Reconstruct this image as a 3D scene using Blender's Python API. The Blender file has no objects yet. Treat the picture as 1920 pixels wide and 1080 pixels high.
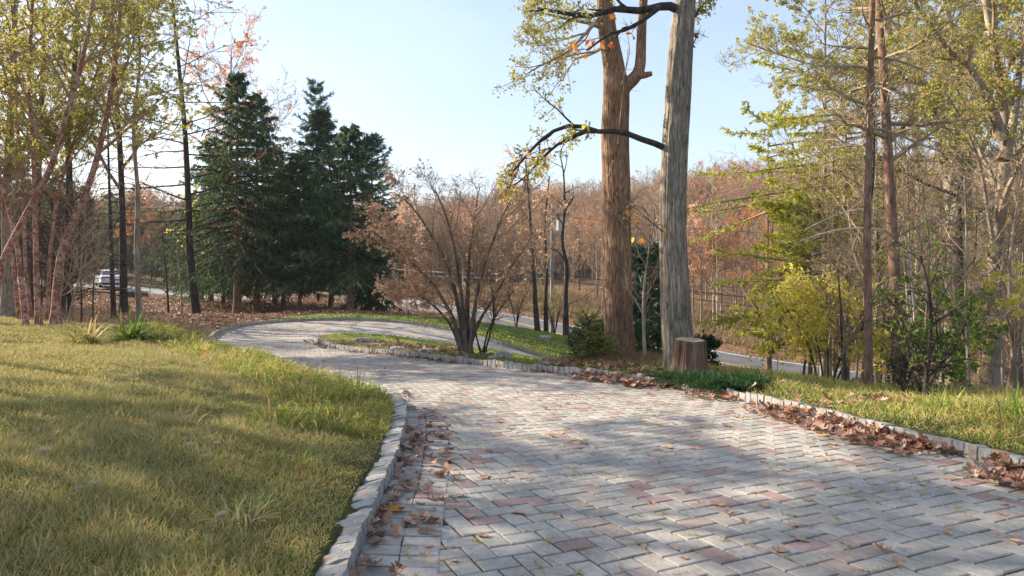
import bpy, math
import numpy as np
from mathutils import Vector, Quaternion, Matrix

# ------------------------------------------------------------------ camera, sky, sun, exposure
SC = bpy.context.scene
COL = SC.collection
PXF, HZ, EYE = 1280.0, 470.0, 1.5          # focal length in 1920-px units, horizon row, eye height
cam_d = bpy.data.cameras.new("camera"); cam = bpy.data.objects.new("camera", cam_d); COL.objects.link(cam)
cam_d.sensor_width = 36; cam_d.lens = 36 * PXF / 1920
cam_d.shift_y = -(540 - HZ) / 1920
cam_d.clip_start = 0.05; cam_d.clip_end = 5000
cam.location = (0, 0, EYE); cam.rotation_euler = (math.radians(90), 0, 0)
SC.camera = cam
SUN_AZ, SUN_EL = math.radians(-68), math.radians(27)
w = bpy.data.worlds.new("World"); SC.world = w; w.use_nodes = True
nt = w.node_tree; nt.nodes.clear()
out = nt.nodes.new("ShaderNodeOutputWorld"); bg = nt.nodes.new("ShaderNodeBackground")
sky = nt.nodes.new("ShaderNodeTexSky"); sky.sky_type = 'NISHITA'; sky.sun_disc = False
sky.sun_elevation = SUN_EL; sky.sun_rotation = SUN_AZ
sky.air_density = 1.0; sky.dust_density = 1.6; sky.ozone_density = 1.2
# thin high cloud veil mixed over the clear sky
tc = nt.nodes.new("ShaderNodeTexCoord"); mp = nt.nodes.new("ShaderNodeMapping"); mp.inputs['Scale'].default_value = (1.2, 1.2, 3.0)
nz = nt.nodes.new("ShaderNodeTexNoise"); nz.inputs['Scale'].default_value = 1.6; nz.inputs['Detail'].default_value = 6; nz.inputs['Roughness'].default_value = .55
rp = nt.nodes.new("ShaderNodeMapRange"); rp.inputs[1].default_value = .3; rp.inputs[2].default_value = .75; rp.inputs[3].default_value = .22; rp.inputs[4].default_value = .6
mx = nt.nodes.new("ShaderNodeMixRGB"); mx.inputs[2].default_value = (4.3, 5.3, 7.1, 1)
nt.links.new(tc.outputs['Generated'], mp.inputs[0]); nt.links.new(mp.outputs[0], nz.inputs['Vector'])
nt.links.new(nz.outputs[0], rp.inputs[0]); nt.links.new(rp.outputs[0], mx.inputs[0]); nt.links.new(sky.outputs[0], mx.inputs[1])
nt.links.new(mx.outputs[0], bg.inputs[0]); bg.inputs[1].default_value = 0.09
nt.links.new(bg.outputs[0], out.inputs[0])
sd = Vector((math.sin(SUN_AZ) * math.cos(SUN_EL), math.cos(SUN_AZ) * math.cos(SUN_EL), math.sin(SUN_EL)))
ld = bpy.data.lights.new("sun", 'SUN'); ld.energy = 5.0; ld.angle = math.radians(0.5); ld.color = (1, .87, .70)
lo = bpy.data.objects.new("sun", ld); lo.rotation_euler = sd.to_track_quat('Z', 'Y').to_euler(); COL.objects.link(lo)
SC.view_settings.view_transform = 'Standard'; SC.view_settings.look = 'None'
SC.view_settings.exposure = 1.28; SC.view_settings.gamma = 1
SC.cycles.max_bounces = 6; SC.cycles.diffuse_bounces = 3; SC.cycles.glossy_bounces = 2; SC.cycles.transmission_bounces = 3
SC.cycles.transparent_max_bounces = 4

# ------------------------------------------------------------------ helpers
def RNG(s): return np.random.default_rng(s)
def W(px, py, d): return np.array([(px - 960) / PXF * d, d, EYE - (py - HZ) / PXF * d])
def nrm(a): return a / np.maximum(np.linalg.norm(a, axis=-1, keepdims=True), 1e-9)

def tag(o, label=None, cat=None, group=None, kind=None):
    if label: o['label'] = label
    if cat: o['category'] = cat
    if group: o['group'] = group
    if kind: o['kind'] = kind
    return o
def empty(name, loc, label, cat, group=None, rz=0):
    o = bpy.data.objects.new(name, None); COL.objects.link(o); o.location = [float(v) for v in loc]
    o.rotation_euler = (0, 0, rz); o.empty_display_size = .2
    return tag(o, label, cat, group)

class MB:
    """collects vertices with quads and triangles, then links them as ONE mesh object"""
    def __init__(s): s.v = []; s.q = []; s.t = []; s.n = 0
    def add(s, V, Q=None, T=None):
        V = np.asarray(V, float).reshape(-1, 3)
        if Q is not None and len(Q): s.q.append(np.asarray(Q, np.int64).reshape(-1, 4) + s.n)
        if T is not None and len(T): s.t.append(np.asarray(T, np.int64).reshape(-1, 3) + s.n)
        s.v.append(V); s.n += len(V); return s
    def build(s, name, mat, parent=None, origin=(0, 0, 0), smooth=False):
        V = (np.concatenate(s.v) - np.asarray(origin, float)) if s.v else np.zeros((0, 3))
        q = np.concatenate(s.q) if s.q else np.zeros((0, 4), int); t = np.concatenate(s.t) if s.t else np.zeros((0, 3), int)
        me = bpy.data.meshes.new(name)
        me.vertices.add(len(V)); me.vertices.foreach_set('co', V.astype(np.float32).ravel())
        me.loops.add(q.size + t.size); me.loops.foreach_set('vertex_index', np.concatenate([q.ravel(), t.ravel()]).astype(np.int32))
        me.polygons.add(len(q) + len(t))
        me.polygons.foreach_set('loop_start', np.concatenate([np.arange(len(q)) * 4, q.size + np.arange(len(t)) * 3]).astype(np.int32))
        me.polygons.foreach_set('loop_total', np.concatenate([np.full(len(q), 4), np.full(len(t), 3)]).astype(np.int32))
        me.polygons.foreach_set('use_smooth', np.full(len(q) + len(t), smooth))
        me.update(calc_edges=True)
        me.materials.append(mat)
        o = bpy.data.objects.new(name, me); COL.objects.link(o)
        if parent is not None: o.parent = parent
        elif any(abs(c) > 0 for c in origin): o.location = [float(c) for c in origin]
        return o

def tubes(mb, P, R, sides=5, cap=False):
    """P (B,N,3) polylines, R (B,N) radii -> quads"""
    P = np.asarray(P, float); R = np.asarray(R, float)
    if P.ndim == 2: P = P[None]; R = R[None]
    B, N, _ = P.shape
    T = np.empty_like(P); T[:, 1:-1] = P[:, 2:] - P[:, :-2]; T[:, 0] = P[:, 1] - P[:, 0]; T[:, -1] = P[:, -1] - P[:, -2]
    T = nrm(T); m = nrm(P[:, -1] - P[:, 0])
    ref = np.where((np.abs(m[:, 2]) > .75)[:, None], np.array([[1., .02, 0]]), np.array([[0, .02, 1.]]))[:, None, :]
    U = nrm(np.cross(T, ref)); V = np.cross(T, U)
    a = np.arange(sides) / sides * 2 * np.pi
    pts = P[:, :, None] + R[:, :, None, None] * (U[:, :, None] * np.cos(a)[None, None, :, None] + V[:, :, None] * np.sin(a)[None, None, :, None])
    k = np.arange(sides); k2 = (k + 1) % sides
    i = np.arange(N - 1)[:, None] * sides
    q = np.stack([i + k, i + k2, i + sides + k2, i + sides + k], -1).reshape(-1, 4)
    q = (q[None] + (np.arange(B) * N * sides)[:, None, None]).reshape(-1, 4)
    mb.add(pts, q)
    if cap:
        for b in range(B):
            c = P[b, -1]; ring = pts[b, -1]; n = sides
            mb.add(np.vstack([ring, c]), T=[(j, (j + 1) % n, n) for j in range(n)])

def grow(rng, P, R, K, t0=.2, t1=1., ang=(35, 65), length=.5, n=5, wig=.15, up=.0, rr=.6, rend=.004, tap=.5, az0=None, lmin=0):
    """K children on every parent polyline -> (B*K,n,3),(B*K,n). length: fraction of the parent's length"""
    B, N, _ = P.shape
    t = t0 + (t1 - t0) * (np.arange(K)[None] + rng.random((B, K))) / K
    f = t * (N - 1); i = np.minimum(f.astype(int), N - 2); fr = (f - i)[..., None]
    bi = np.arange(B)[:, None]
    pos = P[bi, i] * (1 - fr) + P[bi, i + 1] * fr
    T = nrm(P[bi, i + 1] - P[bi, i]); r = (R[bi, i] * (1 - fr[..., 0]) + R[bi, i + 1] * fr[..., 0]) * rr
    L = np.linalg.norm(np.diff(P, axis=1), axis=-1).sum(1)[:, None]
    ln = np.maximum(L * length * (1 - tap * t) * rng.uniform(.65, 1.25, (B, K)), lmin)
    ref = np.where(np.abs(T[..., 2:3]) > .9, np.array([1., 0, 0]), np.array([0, 0, 1.]))
    U = nrm(np.cross(T, ref)); V = np.cross(T, U)
    az = (np.arange(K)[None] * 2.399 + rng.random((B, 1)) * 6.28 + rng.normal(0, .4, (B, K))) if az0 is None else az0 + rng.normal(0, .35, (B, K)) + np.pi * (np.arange(K) % 2)[None]
    a = np.radians(rng.uniform(ang[0], ang[1], (B, K)))
    D = nrm(np.cos(a)[..., None] * T + np.sin(a)[..., None] * (U * np.cos(az)[..., None] + V * np.sin(az)[..., None]))
    pos = pos.reshape(-1, 3); D = D.reshape(-1, 3); ln = ln.reshape(-1); r = r.reshape(-1)
    out = np.empty((B * K, n, 3)); out[:, 0] = pos; st = (ln / (n - 1))[:, None]
    for j in range(1, n):
        D = nrm(D + rng.normal(0, wig, D.shape) + np.array([0, 0, up]))
        out[:, j] = out[:, j - 1] + D * st
    s = np.linspace(0, 1, n)[None]
    rad = np.maximum(r[:, None] * (1 - s) + rend * s, rend * .6)
    return out, rad

def on_tubes(rng, P, n, t0=.15):
    """n random points on polylines with tangents"""
    B, N, _ = P.shape
    b = rng.integers(0, B, n); f = (t0 + (1 - t0) * rng.random(n)) * (N - 1); i = np.minimum(f.astype(int), N - 2); fr = (f - i)[:, None]
    return P[b, i] * (1 - fr) + P[b, i + 1] * fr, nrm(P[b, i + 1] - P[b, i])

def rdir(rng, n): return nrm(rng.normal(size=(n, 3)))

def leaves(mb, rng, pos, size, wid=.55, droop=.2, flat=0., dirs=None):
    """folded leaf blades: two triangles hinged on the midrib, seven for each leaf's own direction"""
    n = len(pos); d = rdir(rng, n) if dirs is None else nrm(dirs + rng.normal(0, .35, (n, 3)))
    d[:, 2] = d[:, 2] * (1 - flat) - droop; d = nrm(d)
    u = rdir(rng, n); u = nrm(np.cross(d, u))
    nn = np.cross(d, u); s = (size * rng.uniform(.45, 1.5, n))[:, None]
    a = pos; c = pos + d * s; m = pos + d * s * .45
    l = m + u * s * wid * .5 + nn * s * .13; r = m - u * s * wid * .5 + nn * s * .13
    V = np.stack([a, l, c, r], 1); k = (np.arange(n) * 4)[:, None]
    mb.add(V, T=np.concatenate([k + [0, 1, 2], k + [0, 2, 3]]))

def blades(mb, rng, pos, d, length, width, bend=0.):
    """thin pointed slivers (needle sprays, grass): one quad and a tip"""
    n = len(pos); d = nrm(d); u = nrm(np.cross(d, rdir(rng, n)))
    L = np.broadcast_to(length, n)[:, None]; w = np.broadcast_to(width, n)[:, None]
    m = pos + d * L * .55; e = m + nrm(d + np.array([0, 0, -1.]) * bend) * L * .45
    V = np.stack([pos - u * w * .5, pos + u * w * .5, m + u * w * .42, m - u * w * .42, e], 1)
    k = (np.arange(n) * 5)[:, None]
    mb.add(V, Q=k + [0, 1, 2, 3], T=k + [3, 2, 4])

def box(mb, c, s, rz=0., m=None):
    V = np.array([[x, y, z] for z in (-.5, .5) for y in (-.5, .5) for x in (-.5, .5)]) * np.asarray(s)
    if m is not None: V = V @ np.asarray(m).T
    if rz: V = V @ np.array([[math.cos(rz), math.sin(rz), 0], [-math.sin(rz), math.cos(rz), 0], [0, 0, 1]])
    mb.add(V + np.asarray(c), [(0, 2, 3, 1), (4, 5, 7, 6), (0, 1, 5, 4), (2, 6, 7, 3), (0, 4, 6, 2), (1, 3, 7, 5)]); return mb

def spline(P, n=8):
    P = np.asarray(P, float); Q = np.vstack([2 * P[0] - P[1], P, 2 * P[-1] - P[-2]]); o = []
    for i in range(1, len(Q) - 2):
        p0, p1, p2, p3 = Q[i - 1:i + 3]
        for k in range(n):
            t = k / n; o.append(.5 * (2 * p1 + (p2 - p0) * t + (2 * p0 - 5 * p1 + 4 * p2 - p3) * t * t + (3 * p1 - p0 - 3 * p2 + p3) * t ** 3))
    o.append(P[-1]); return np.array(o)
def resample(P, step):
    s = np.r_[0, np.cumsum(np.linalg.norm(np.diff(P, axis=0), axis=1))]; n = max(2, int(round(s[-1] / step)) + 1)
    t = np.linspace(0, s[-1], n); return np.stack([np.interp(t, s, P[:, k]) for k in range(P.shape[1])], 1)

def vnoise(x, y, seed=0, oct=4):
    """smooth value noise, vectorised"""
    r = RNG(seed); T = r.random((64, 64)); o = 0; amp = 1; tot = 0
    x = np.asarray(x, float) + 1000; y = np.asarray(y, float) + 1000
    for k in range(oct):
        xi = np.floor(x).astype(int); yi = np.floor(y).astype(int); fx = x - xi; fy = y - yi
        fx = fx * fx * (3 - 2 * fx); fy = fy * fy * (3 - 2 * fy); a = T[yi % 64, xi % 64]; b = T[yi % 64, (xi + 1) % 64]
        c = T[(yi + 1) % 64, xi % 64]; d = T[(yi + 1) % 64, (xi + 1) % 64]
        o = o + amp * ((a * (1 - fx) + b * fx) * (1 - fy) + (c * (1 - fx) + d * fx) * fy); tot += amp; amp *= .5; x = x * 2.03 + 7; y = y * 2.03 + 3
    return o / tot
def sstep(a, b, x): t = np.clip((x - a) / (b - a), 0, 1); return t * t * (3 - 2 * t)

# ------------------------------------------------------------------ materials
def newmat(name):
    m = bpy.data.materials.new(name); m.use_nodes = True; t = m.node_tree; t.nodes.clear()
    o = t.nodes.new("ShaderNodeOutputMaterial"); return m, t, o
def nd(t, kind, **kw):
    n = t.nodes.new("ShaderNode" + kind)
    for k, v in kw.items():
        if k.startswith('_'): setattr(n, k[1:], v)
        else:
            key = int(k[1:]) if k[0] == 'i' and k[1:].isdigit() else k
            n.inputs[key].default_value = v
    return n
def ramp(t, src, cols, pos=None, interp='LINEAR'):
    r = t.nodes.new("ShaderNodeValToRGB"); e = r.color_ramp.elements; r.color_ramp.interpolation = interp
    pos = pos or [i / (len(cols) - 1) for i in range(len(cols))]
    while len(e) < len(cols): e.new(.5)
    for i, c in enumerate(cols): e[i].position = pos[i]; e[i].color = (*c, 1)
    if src is not None: t.links.new(src, r.inputs[0])
    return r
def coords(t, scale=(1, 1, 1), which='Object'):
    c = t.nodes.new("ShaderNodeTexCoord"); m = t.nodes.new("ShaderNodeMapping"); m.inputs['Scale'].default_value = scale
    t.links.new(c.outputs[which], m.inputs[0]); return m.outputs[0]
def noise(t, vec, scale, detail=4, rough=.6, dist=0.):
    n = nd(t, "TexNoise", Scale=scale, Detail=detail, Roughness=rough, Distortion=dist); t.links.new(vec, n.inputs['Vector']); return n.outputs[0]
def bump(t, h, strength, dist, base=None):
    b = nd(t, "Bump", Strength=strength, Distance=dist); t.links.new(h, b.inputs['Height'])
    if base: t.links.new(base, b.inputs['Normal'])
    return b.outputs[0]
def mixc(t, f, a, b, mode='MIX'):
    m = t.nodes.new("ShaderNodeMixRGB"); m.blend_type = mode
    for k, v in ((0, f), (1, a), (2, b)):
        if isinstance(v, (int, float)): m.inputs[k].default_value = v
        elif isinstance(v, tuple): m.inputs[k].default_value = (*v, 1)
        else: t.links.new(v, m.inputs[k])
    return m.outputs[0]

def leaf_mat(name, cols, trans=.45, rough=.55, pos=None, spec=.25):
    m, t, o = newmat(name)
    g = t.nodes.new("ShaderNodeNewGeometry"); oi = t.nodes.new("ShaderNodeObjectInfo")
    c = ramp(t, g.outputs['Random Per Island'], cols, pos).outputs[0]
    hs = nd(t, "HueSaturation"); mr = nd(t, "MapRange", i3=.82, i4=1.18); t.links.new(oi.outputs['Random'], mr.inputs[0]); t.links.new(mr.outputs[0], hs.inputs['Value']); t.links.new(c, hs.inputs['Color'])
    p = nd(t, "BsdfPrincipled", Roughness=rough); p.inputs['Specular IOR Level'].default_value = spec
    tr = nd(t, "BsdfTranslucent"); mx = nd(t, "MixShader", i0=trans)
    t.links.new(hs.outputs[0], p.inputs['Base Color']); t.links.new(hs.outputs[0], tr.inputs[0])
    t.links.new(p.outputs[0], mx.inputs[1]); t.links.new(tr.outputs[0], mx.inputs[2]); t.links.new(mx.outputs[0], o.inputs[0]); return m

def bark_mat(name, cols, sc=9., stretch=.16, bstr=.6, bd=.02, moss=None):
    m, t, o = newmat(name)
    v = coords(t, (1, 1, stretch)); n1 = noise(t, v, sc, 6, .65, .6); n2 = noise(t, coords(t), 1.3, 3)
    c = ramp(t, n1, cols, [.3 + .42 * i / (len(cols) - 1) for i in range(len(cols))]).outputs[0]
    c = mixc(t, .7, c, ramp(t, n2, [(.62, .6, .58), (1.25, 1.2, 1.15)], [.3, .7]).outputs[0], 'MULTIPLY')
    if moss:
        f = ramp(t, noise(t, coords(t), 3.1, 5), [(0, 0, 0), (1, 1, 1)], [.52, .66]).outputs[0]; c = mixc(t, f, c, moss)
    p = nd(t, "BsdfPrincipled", Roughness=.9); p.inputs['Specular IOR Level'].default_value = .2
    t.links.new(c, p.inputs['Base Color']); t.links.new(bump(t, n1, bstr, bd), p.inputs['Normal']); t.links.new(p.outputs[0], o.inputs[0]); return m

def plain_mat(name, col, rough=.6, metal=0., nscale=0, var=.15, emis=None):
    m, t, o = newmat(name); p = nd(t, "BsdfPrincipled", Roughness=rough, Metallic=metal)
    if nscale:
        c = ramp(t, noise(t, coords(t), nscale), [tuple(x * (1 - var) for x in col), tuple(min(1, x * (1 + var)) for x in col)], [.35, .65]).outputs[0]
        t.links.new(c, p.inputs['Base Color'])
    else: p.inputs['Base Color'].default_value = (*col, 1)
    t.links.new(p.outputs[0], o.inputs[0]); return m

# ------------------------------------------------------------------ lie of the land
# control heights (x, y, z) read off the place: drive, lawn, banks, lane, road, wooded hills
CT = []
def cp(px, py, d): CT.append(tuple(W(px, py, d)))
for y in (-8, 0, 3, 6, 9, 12): 
    for x in (-.8, 2, 4.5): CT.append((x, y, -.065 * y))
for x, y in ((-5.9, 20.9), (-3.6, 17.6), (-1.2, 15.1), (.4, 13.5), (2.4, 11.4), (-3.4, 12.3), (-5.9, 15.6), (-8, 18)): CT.append((x, y, -.065 * y))
for a in ((400, 640, 22.5), (415, 625, 25), (480, 610, 27.5), (560, 603, 29.3), (640, 601, 30), (740, 605, 30), (850, 622, 29), (950, 650, 27.5), (1060, 683, 27),
          (600, 638, 22), (640, 630, 24), (720, 632, 24.2), (800, 642, 24), (900, 658, 23.5), (1000, 675, 23.2), (1060, 686, 22.8),
          (870, 662, 17.5), (445, 595, 40), (658, 588, 39), (560, 590, 38), (640, 586, 37), (370, 597, 38), (800, 595, 45), (960, 618, 36), (1040, 640, 33), (1058, 633, 38), (1005, 622, 38),
          (205, 537, 58), (60, 532, 58), (330, 550, 60), (450, 560, 62), (600, 563, 70), (200, 562, 45), (60, 560, 42), (210, 590, 33), (320, 592, 36), (598, 558, 52), (450, 568, 52),
          (1000, 682, 17), (1060, 692, 17), (1060, 690, 15.2), (945, 674, 17), (1000, 685, 14.8), (1000, 680, 20), (1060, 692, 20), (1100, 698, 17.5),
          (1160, 678, 15.4), (1270, 703, 12.8), (1320, 709, 12.4), (1400, 712, 14), (1500, 740, 10.3), (1700, 752, 11), (1900, 780, 8), (1850, 745, 12)): cp(*a)
CT += [(4.5, 27.5, -3.5), (7.5, 30.5, -4.1), (10.5, 36, -5.0), (5, 24, -3.2), (8.5, 26.5, -3.8), (12, 31, -4.6), (12, 38, -5.3), (7, 18, -2.2), (4, 20, -2.4), (10, 20, -3.2), (15, 20, -3.0), (14, 26, -4.0), (20, 18, -2.3), (24, 26, -4.6), (30, 18, -3.0)]
# lawn to the left
CT += [(-3, 3.5, .02), (-2.2, 6, -.25), (-3.2, 9, -.42), (-6, 10, -.25), (-8, 8, -.08), (-14, 8, .15), (-12, 15, -.38), (-5.2, 13, -.62), (-8, 16.5, -.8), (-15, 20, -.6), (-10, 20, -1.0), (-9, 14, -.55),
       (-11.6, 22, -1.2), (-14, 24, -1.15), (-12, 27, -1.45), (-17, 28, -1.5), (-24, 22, -.8), (-30, 15, .2), (-6, 0, .2), (-14, -4, .5), (-5, -8, .5)]
ROAD = [(-70, 150, -4.0), (-45, 118, -4.4), (-25, 92, -4.5), (-8.75, 70, -4.6), (4, 57, -5.45), (11, 49.5, -5.9), (15.5, 45, -6.2), (22, 40, -6.6), (32, 33, -7), (45, 26, -7.4), (70, 14, -8)]
CT += ROAD + [(x + 6, y + 6, z + .8) for x, y, z in ROAD[1:]] + [(x + 16, y + 16, z + .9) for x, y, z in ROAD[1:]]
CT += [(20, 100, -2), (60, 90, 0), (-30, 120, -2), (110, 60, 1), (10, 140, 3), (-60, 90, 0), (-100, 140, 4), (-120, 60, 2), (-60, 30, 0), (60, 140, 8), (140, 120, 12),
       (0, 230, 12), (90, 230, 20), (180, 200, 26), (-100, 260, 8), (-250, 250, 10), (250, 60, 20), (60, 330, 20), (180, 330, 36), (-40, 340, 16), (-150, 380, 18), (330, 250, 42), (0, 500, 32), (200, 500, 40), (-250, 520, 20),
       (60, 640, 58), (300, 700, 50), (-200, 750, 55), (0, 900, 60), (-600, 600, 30), (600, 600, 40), (500, 0, 20), (-500, 0, 15), (0, -60, 2), (200, -60, 2), (-200, -60, 2), (60, 0, -5), (30, 0, -1.5)]
CT = np.array(CT); _f = np.hypot(CT[:, 0], CT[:, 1]) > 170; CT[_f, 2] = CT[_f, 2] * .62 - 2; _k = lambda a, b: np.sqrt(((a[:, None, :2] - b[None, :, :2]) ** 2).sum(-1) + 2.25)
_A = _k(CT, CT) - np.eye(len(CT)) * .03
_mz = CT[:, 2].mean(); _w = np.linalg.solve(_A, CT[:, 2] - _mz)
def Bz(x, y):
    x = np.atleast_1d(np.asarray(x, float)); y = np.atleast_1d(np.asarray(y, float)); sh = x.shape; p = np.stack([x.ravel(), y.ravel()], 1); o = np.empty(len(p))
    for i in range(0, len(p), 40000): o[i:i + 40000] = _k(p[i:i + 40000], CT) @ _w
    return (o + _mz).reshape(sh)

OUTER = spline([(-.5, -7), (-.62, 0), (-.82, 3), (-.92, 4.4), (-1.02, 5.9), (-1.25, 8), (-1.6, 9.3), (-2.3, 10.5), (-3.5, 12.2), (-5.9, 15.4), (-8.0, 18), (-9.3, 20.3), (-9.95, 22.5), (-10.7, 25), (-10.5, 27.5), (-9.15, 29.3), (-7.5, 30), (-5.2, 30),
                (-2.5, 29), (-.2, 27.5), (2.1, 27.0), (4.5, 28), (7.5, 31), (9.3, 36), (9.2, 41), (7.4, 47.2)], 6)
INNER = spline([(13.6, 41.5), (13.2, 36), (12.2, 31), (8.7, 26.3), (5, 23.8), (1.8, 22.8), (.72, 23.2), (-1.1, 23.5), (-3.0, 24), (-4.5, 24.2), (-6.0, 23.8), (-6.5, 22.7), (-6.2, 21.5), (-5.2, 19.9), (-3.6, 17.6), (-1.2, 15.1), (.42, 13.5), (1.38, 12.65), (2.4, 11.4),
                (3.47, 9.06), (4.0, 6.94), (4.35, 5.8), (4.7, 4), (4.95, 1.5), (5, -7)], 6)
DRIVE = np.vstack([OUTER, INNER])
def _offs(c, h):
    c = np.asarray(c)[:, :2]; t = nrm(np.gradient(c, axis=0)); n = np.stack([-t[:, 1], t[:, 0]], 1); return c + n * h, c - n * h
ROADC = spline(ROAD, 8); _l, _r = _offs(ROADC, 3.4); ROADP = np.vstack([_l, _r[::-1]])
LANEC = spline([(-75, 58), (-50, 60), (-34, 60.5), (-27, 62), (-20, 66), (-16, 71), (-12, 78)], 6); _hw = np.linspace(8, 3.6, len(LANEC))[:, None]
_t = nrm(np.gradient(LANEC, axis=0)); _n = np.stack([-_t[:, 1], _t[:, 0]], 1); LANEP = np.vstack([LANEC + _n * _hw, (LANEC - _n * _hw)[::-1]])
def sdist(poly, x, y, chunk=20000):
    """distance to a polygon's outline, negative inside"""
    p = np.stack([np.ravel(x), np.ravel(y)], 1).astype(float); a = poly; b = np.roll(poly, -1, 0); e = b - a; L = (e ** 2).sum(1) + 1e-12; o = np.empty(len(p))
    for i in range(0, len(p), chunk):
        q = p[i:i + chunk]; d = q[:, None] - a[None]; s = np.clip((d * e).sum(-1) / L, 0, 1); D = np.sqrt(((d - s[..., None] * e) ** 2).sum(-1)).min(1)
        c = ((a[None, :, 1] > q[:, None, 1]) != (b[None, :, 1] > q[:, None, 1])) & (q[:, None, 0] < e[None, :, 0] * (q[:, None, 1] - a[None, :, 1]) / np.where(e[:, 1] == 0, 1e-9, e[:, 1])[None] + a[None, :, 0])
        o[i:i + chunk] = np.where(c.sum(1) % 2 == 1, -D, D)
    return o.reshape(np.shape(x))
def Gz(x, y, dd=None):
    """finished ground beside the drive: a kerb's height above it"""
    x = np.atleast_1d(np.asarray(x, float)); y = np.atleast_1d(np.asarray(y, float))
    if dd is None:
        dd = np.full(x.shape, 99.); near = (np.abs(x) < 20) & (y < 52)
        if near.any(): dd[near] = sdist(DRIVE, x[near], y[near])
    z = Bz(x, y) + .10 * sstep(0, .12, dd)
    z += (vnoise(x * .9, y * .9, 5, 3) - .5) * .10 * sstep(.3, 2, dd)
    far = sstep(70, 160, np.hypot(x, y)); z += (vnoise(x / 40, y / 40, 9, 4) - .5) * 14 * far
    return z
def gz(x, y): return float(Gz(x, y)[0])
def hit(px, py, d0=2., d1=140.):
    """where the sight line of a spot in the photo meets the ground"""
    d = np.geomspace(d0, d1, 900); x = (px - 960) / PXF * d; z = EYE - (py - HZ) / PXF * d; g = Gz(x, d); k = np.argmax(z < g)
    return np.array([x[k], d[k], g[k]])
def at(px, d): x = (px - 960) / PXF * d; return np.array([x, d, gz(x, d)])

# ------------------------------------------------------------------ ground sheet
def axis(*seg):
    o = []
    for a, b, st in seg: o += list(np.arange(a, b, st))
    return o
def geo(a, b, n): return list(a * (b / a) ** (np.arange(1, n + 1) / n))
gx = sorted([-v for v in geo(14, 700, 60)] + axis((-14, -11.2, .35), (-11.2, 6, .12), (6, 14, .25)) + [14.0] + geo(14, 700, 70))
gy = sorted(axis((-30, 0, 2), (0, 16, .12), (16, 32, .17), (32, 52, .5)) + [52.0] + geo(52, 1000, 110))
GX, GY = np.meshgrid(gx, gy); dn = np.full(GX.shape, 99.); m_ = (np.abs(GX) < 20) & (GY < 54) & (GY > -9); dn[m_] = sdist(DRIVE, GX[m_], GY[m_])
GZ = Gz(GX, GY, dn); GZ[dn < .06] = Bz(GX[dn < .06], GY[dn < .06]) - .10
rd = np.full(GX.shape, 99.); m_ = (GY < 170) & (np.abs(GX) < 90); rd[m_] = sdist(ROADP, GX[m_], GY[m_]); rl = np.full(GX.shape, 99.); rl[m_] = sdist(LANEP, GX[m_], GY[m_])
GZ = np.where(rd < .1, Bz(GX, GY) - .30, GZ); GZ = np.where((rl < .1) & (rd >= .1), Bz(GX, GY) - .22, GZ)
_smooth = sstep(0, 3, np.minimum(rd, rl)); 
def is_grass(x, y):
    """1 where mown or rough grass grows, 0 on the leaf-strewn woodland floor"""
    x = np.asarray(x, float); y = np.asarray(y, float); n = (vnoise(x * .35, y * .35, 3, 3) - .5) * 2.2
    left = sstep(0, 1.2, 20.8 + n * .5 - y - .02 * np.abs(x) + sstep(-12.5, -9, x) * 12.5 + sstep(-9, -4, x) * 2.5 + sstep(-4, 0, x) * 3)
    wood = sstep(0, 1.5, y - (12.2 - .2 * np.maximum(x - 5, 0)) + n * .5) * sstep(5.5, 8, x)
    return np.clip(left * (1 - wood), 0, 1)
MG = is_grass(GX, GY)
def ground_mat():
    m, t, o = newmat("ground"); v = coords(t)
    a = t.nodes.new("ShaderNodeAttribute"); a.attribute_name = "grassy"
    n1 = noise(t, v, .9, 6, .65); n2 = noise(t, v, 14, 6, .7); n3 = noise(t, v, 60, 3, .7)
    g = ramp(t, n2, [(.035, .042, .012), (.075, .085, .022), (.15, .135, .055)], [.3, .52, .72]).outputs[0]
    g = mixc(t, ramp(t, n1, [(0, 0, 0), (1, 1, 1)], [.45, .62]).outputs[0], g, ramp(t, n2, [(.07, .055, .02), (.19, .15, .07)], [.35, .7]).outputs[0])
    vo = nd(t, "TexVoronoi", Scale=7.5); t.links.new(v, vo.inputs['Vector'])
    sep = t.nodes.new("ShaderNodeSeparateColor"); t.links.new(vo.outputs['Color'], sep.inputs[0])
    l = ramp(t, sep.outputs[0], [(.07, .04, .025), (.17, .095, .055), (.27, .14, .07), (.26, .19, .12), (.11, .075, .05)]).outputs[0]
    l = mixc(t, .55, l, ramp(t, n2, [(.4, .4, .4), (1.2, 1.2, 1.2)], [.35, .65]).outputs[0], 'MULTIPLY')
    c = mixc(t, a.outputs['Fac'], l, g)
    p = nd(t, "BsdfPrincipled", Roughness=.95); p.inputs['Specular IOR Level'].default_value = .1
    h = nd(t, "Math", _operation='ADD'); t.links.new(n2, h.inputs[0]); t.links.new(n3, h.inputs[1])
    t.links.new(c, p.inputs['Base Color']); t.links.new(bump(t, h.outputs[0], .8, .06), p.inputs['Normal']); t.links.new(p.outputs[0], o.inputs[0]); return m
ny, nx = GX.shape; idx = np.arange(ny * nx).reshape(ny, nx)
mb = MB(); mb.add(np.stack([GX.ravel(), GY.ravel(), GZ.ravel()], 1), np.stack([idx[:-1, :-1], idx[:-1, 1:], idx[1:, 1:], idx[1:, :-1]], -1).reshape(-1, 4))
ground = mb.build("ground", ground_mat(), smooth=True); tag(ground, kind='structure')
at_ = ground.data.attributes.new("grassy", 'FLOAT', 'POINT'); at_.data.foreach_set('value', MG.ravel().astype(np.float32))

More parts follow.
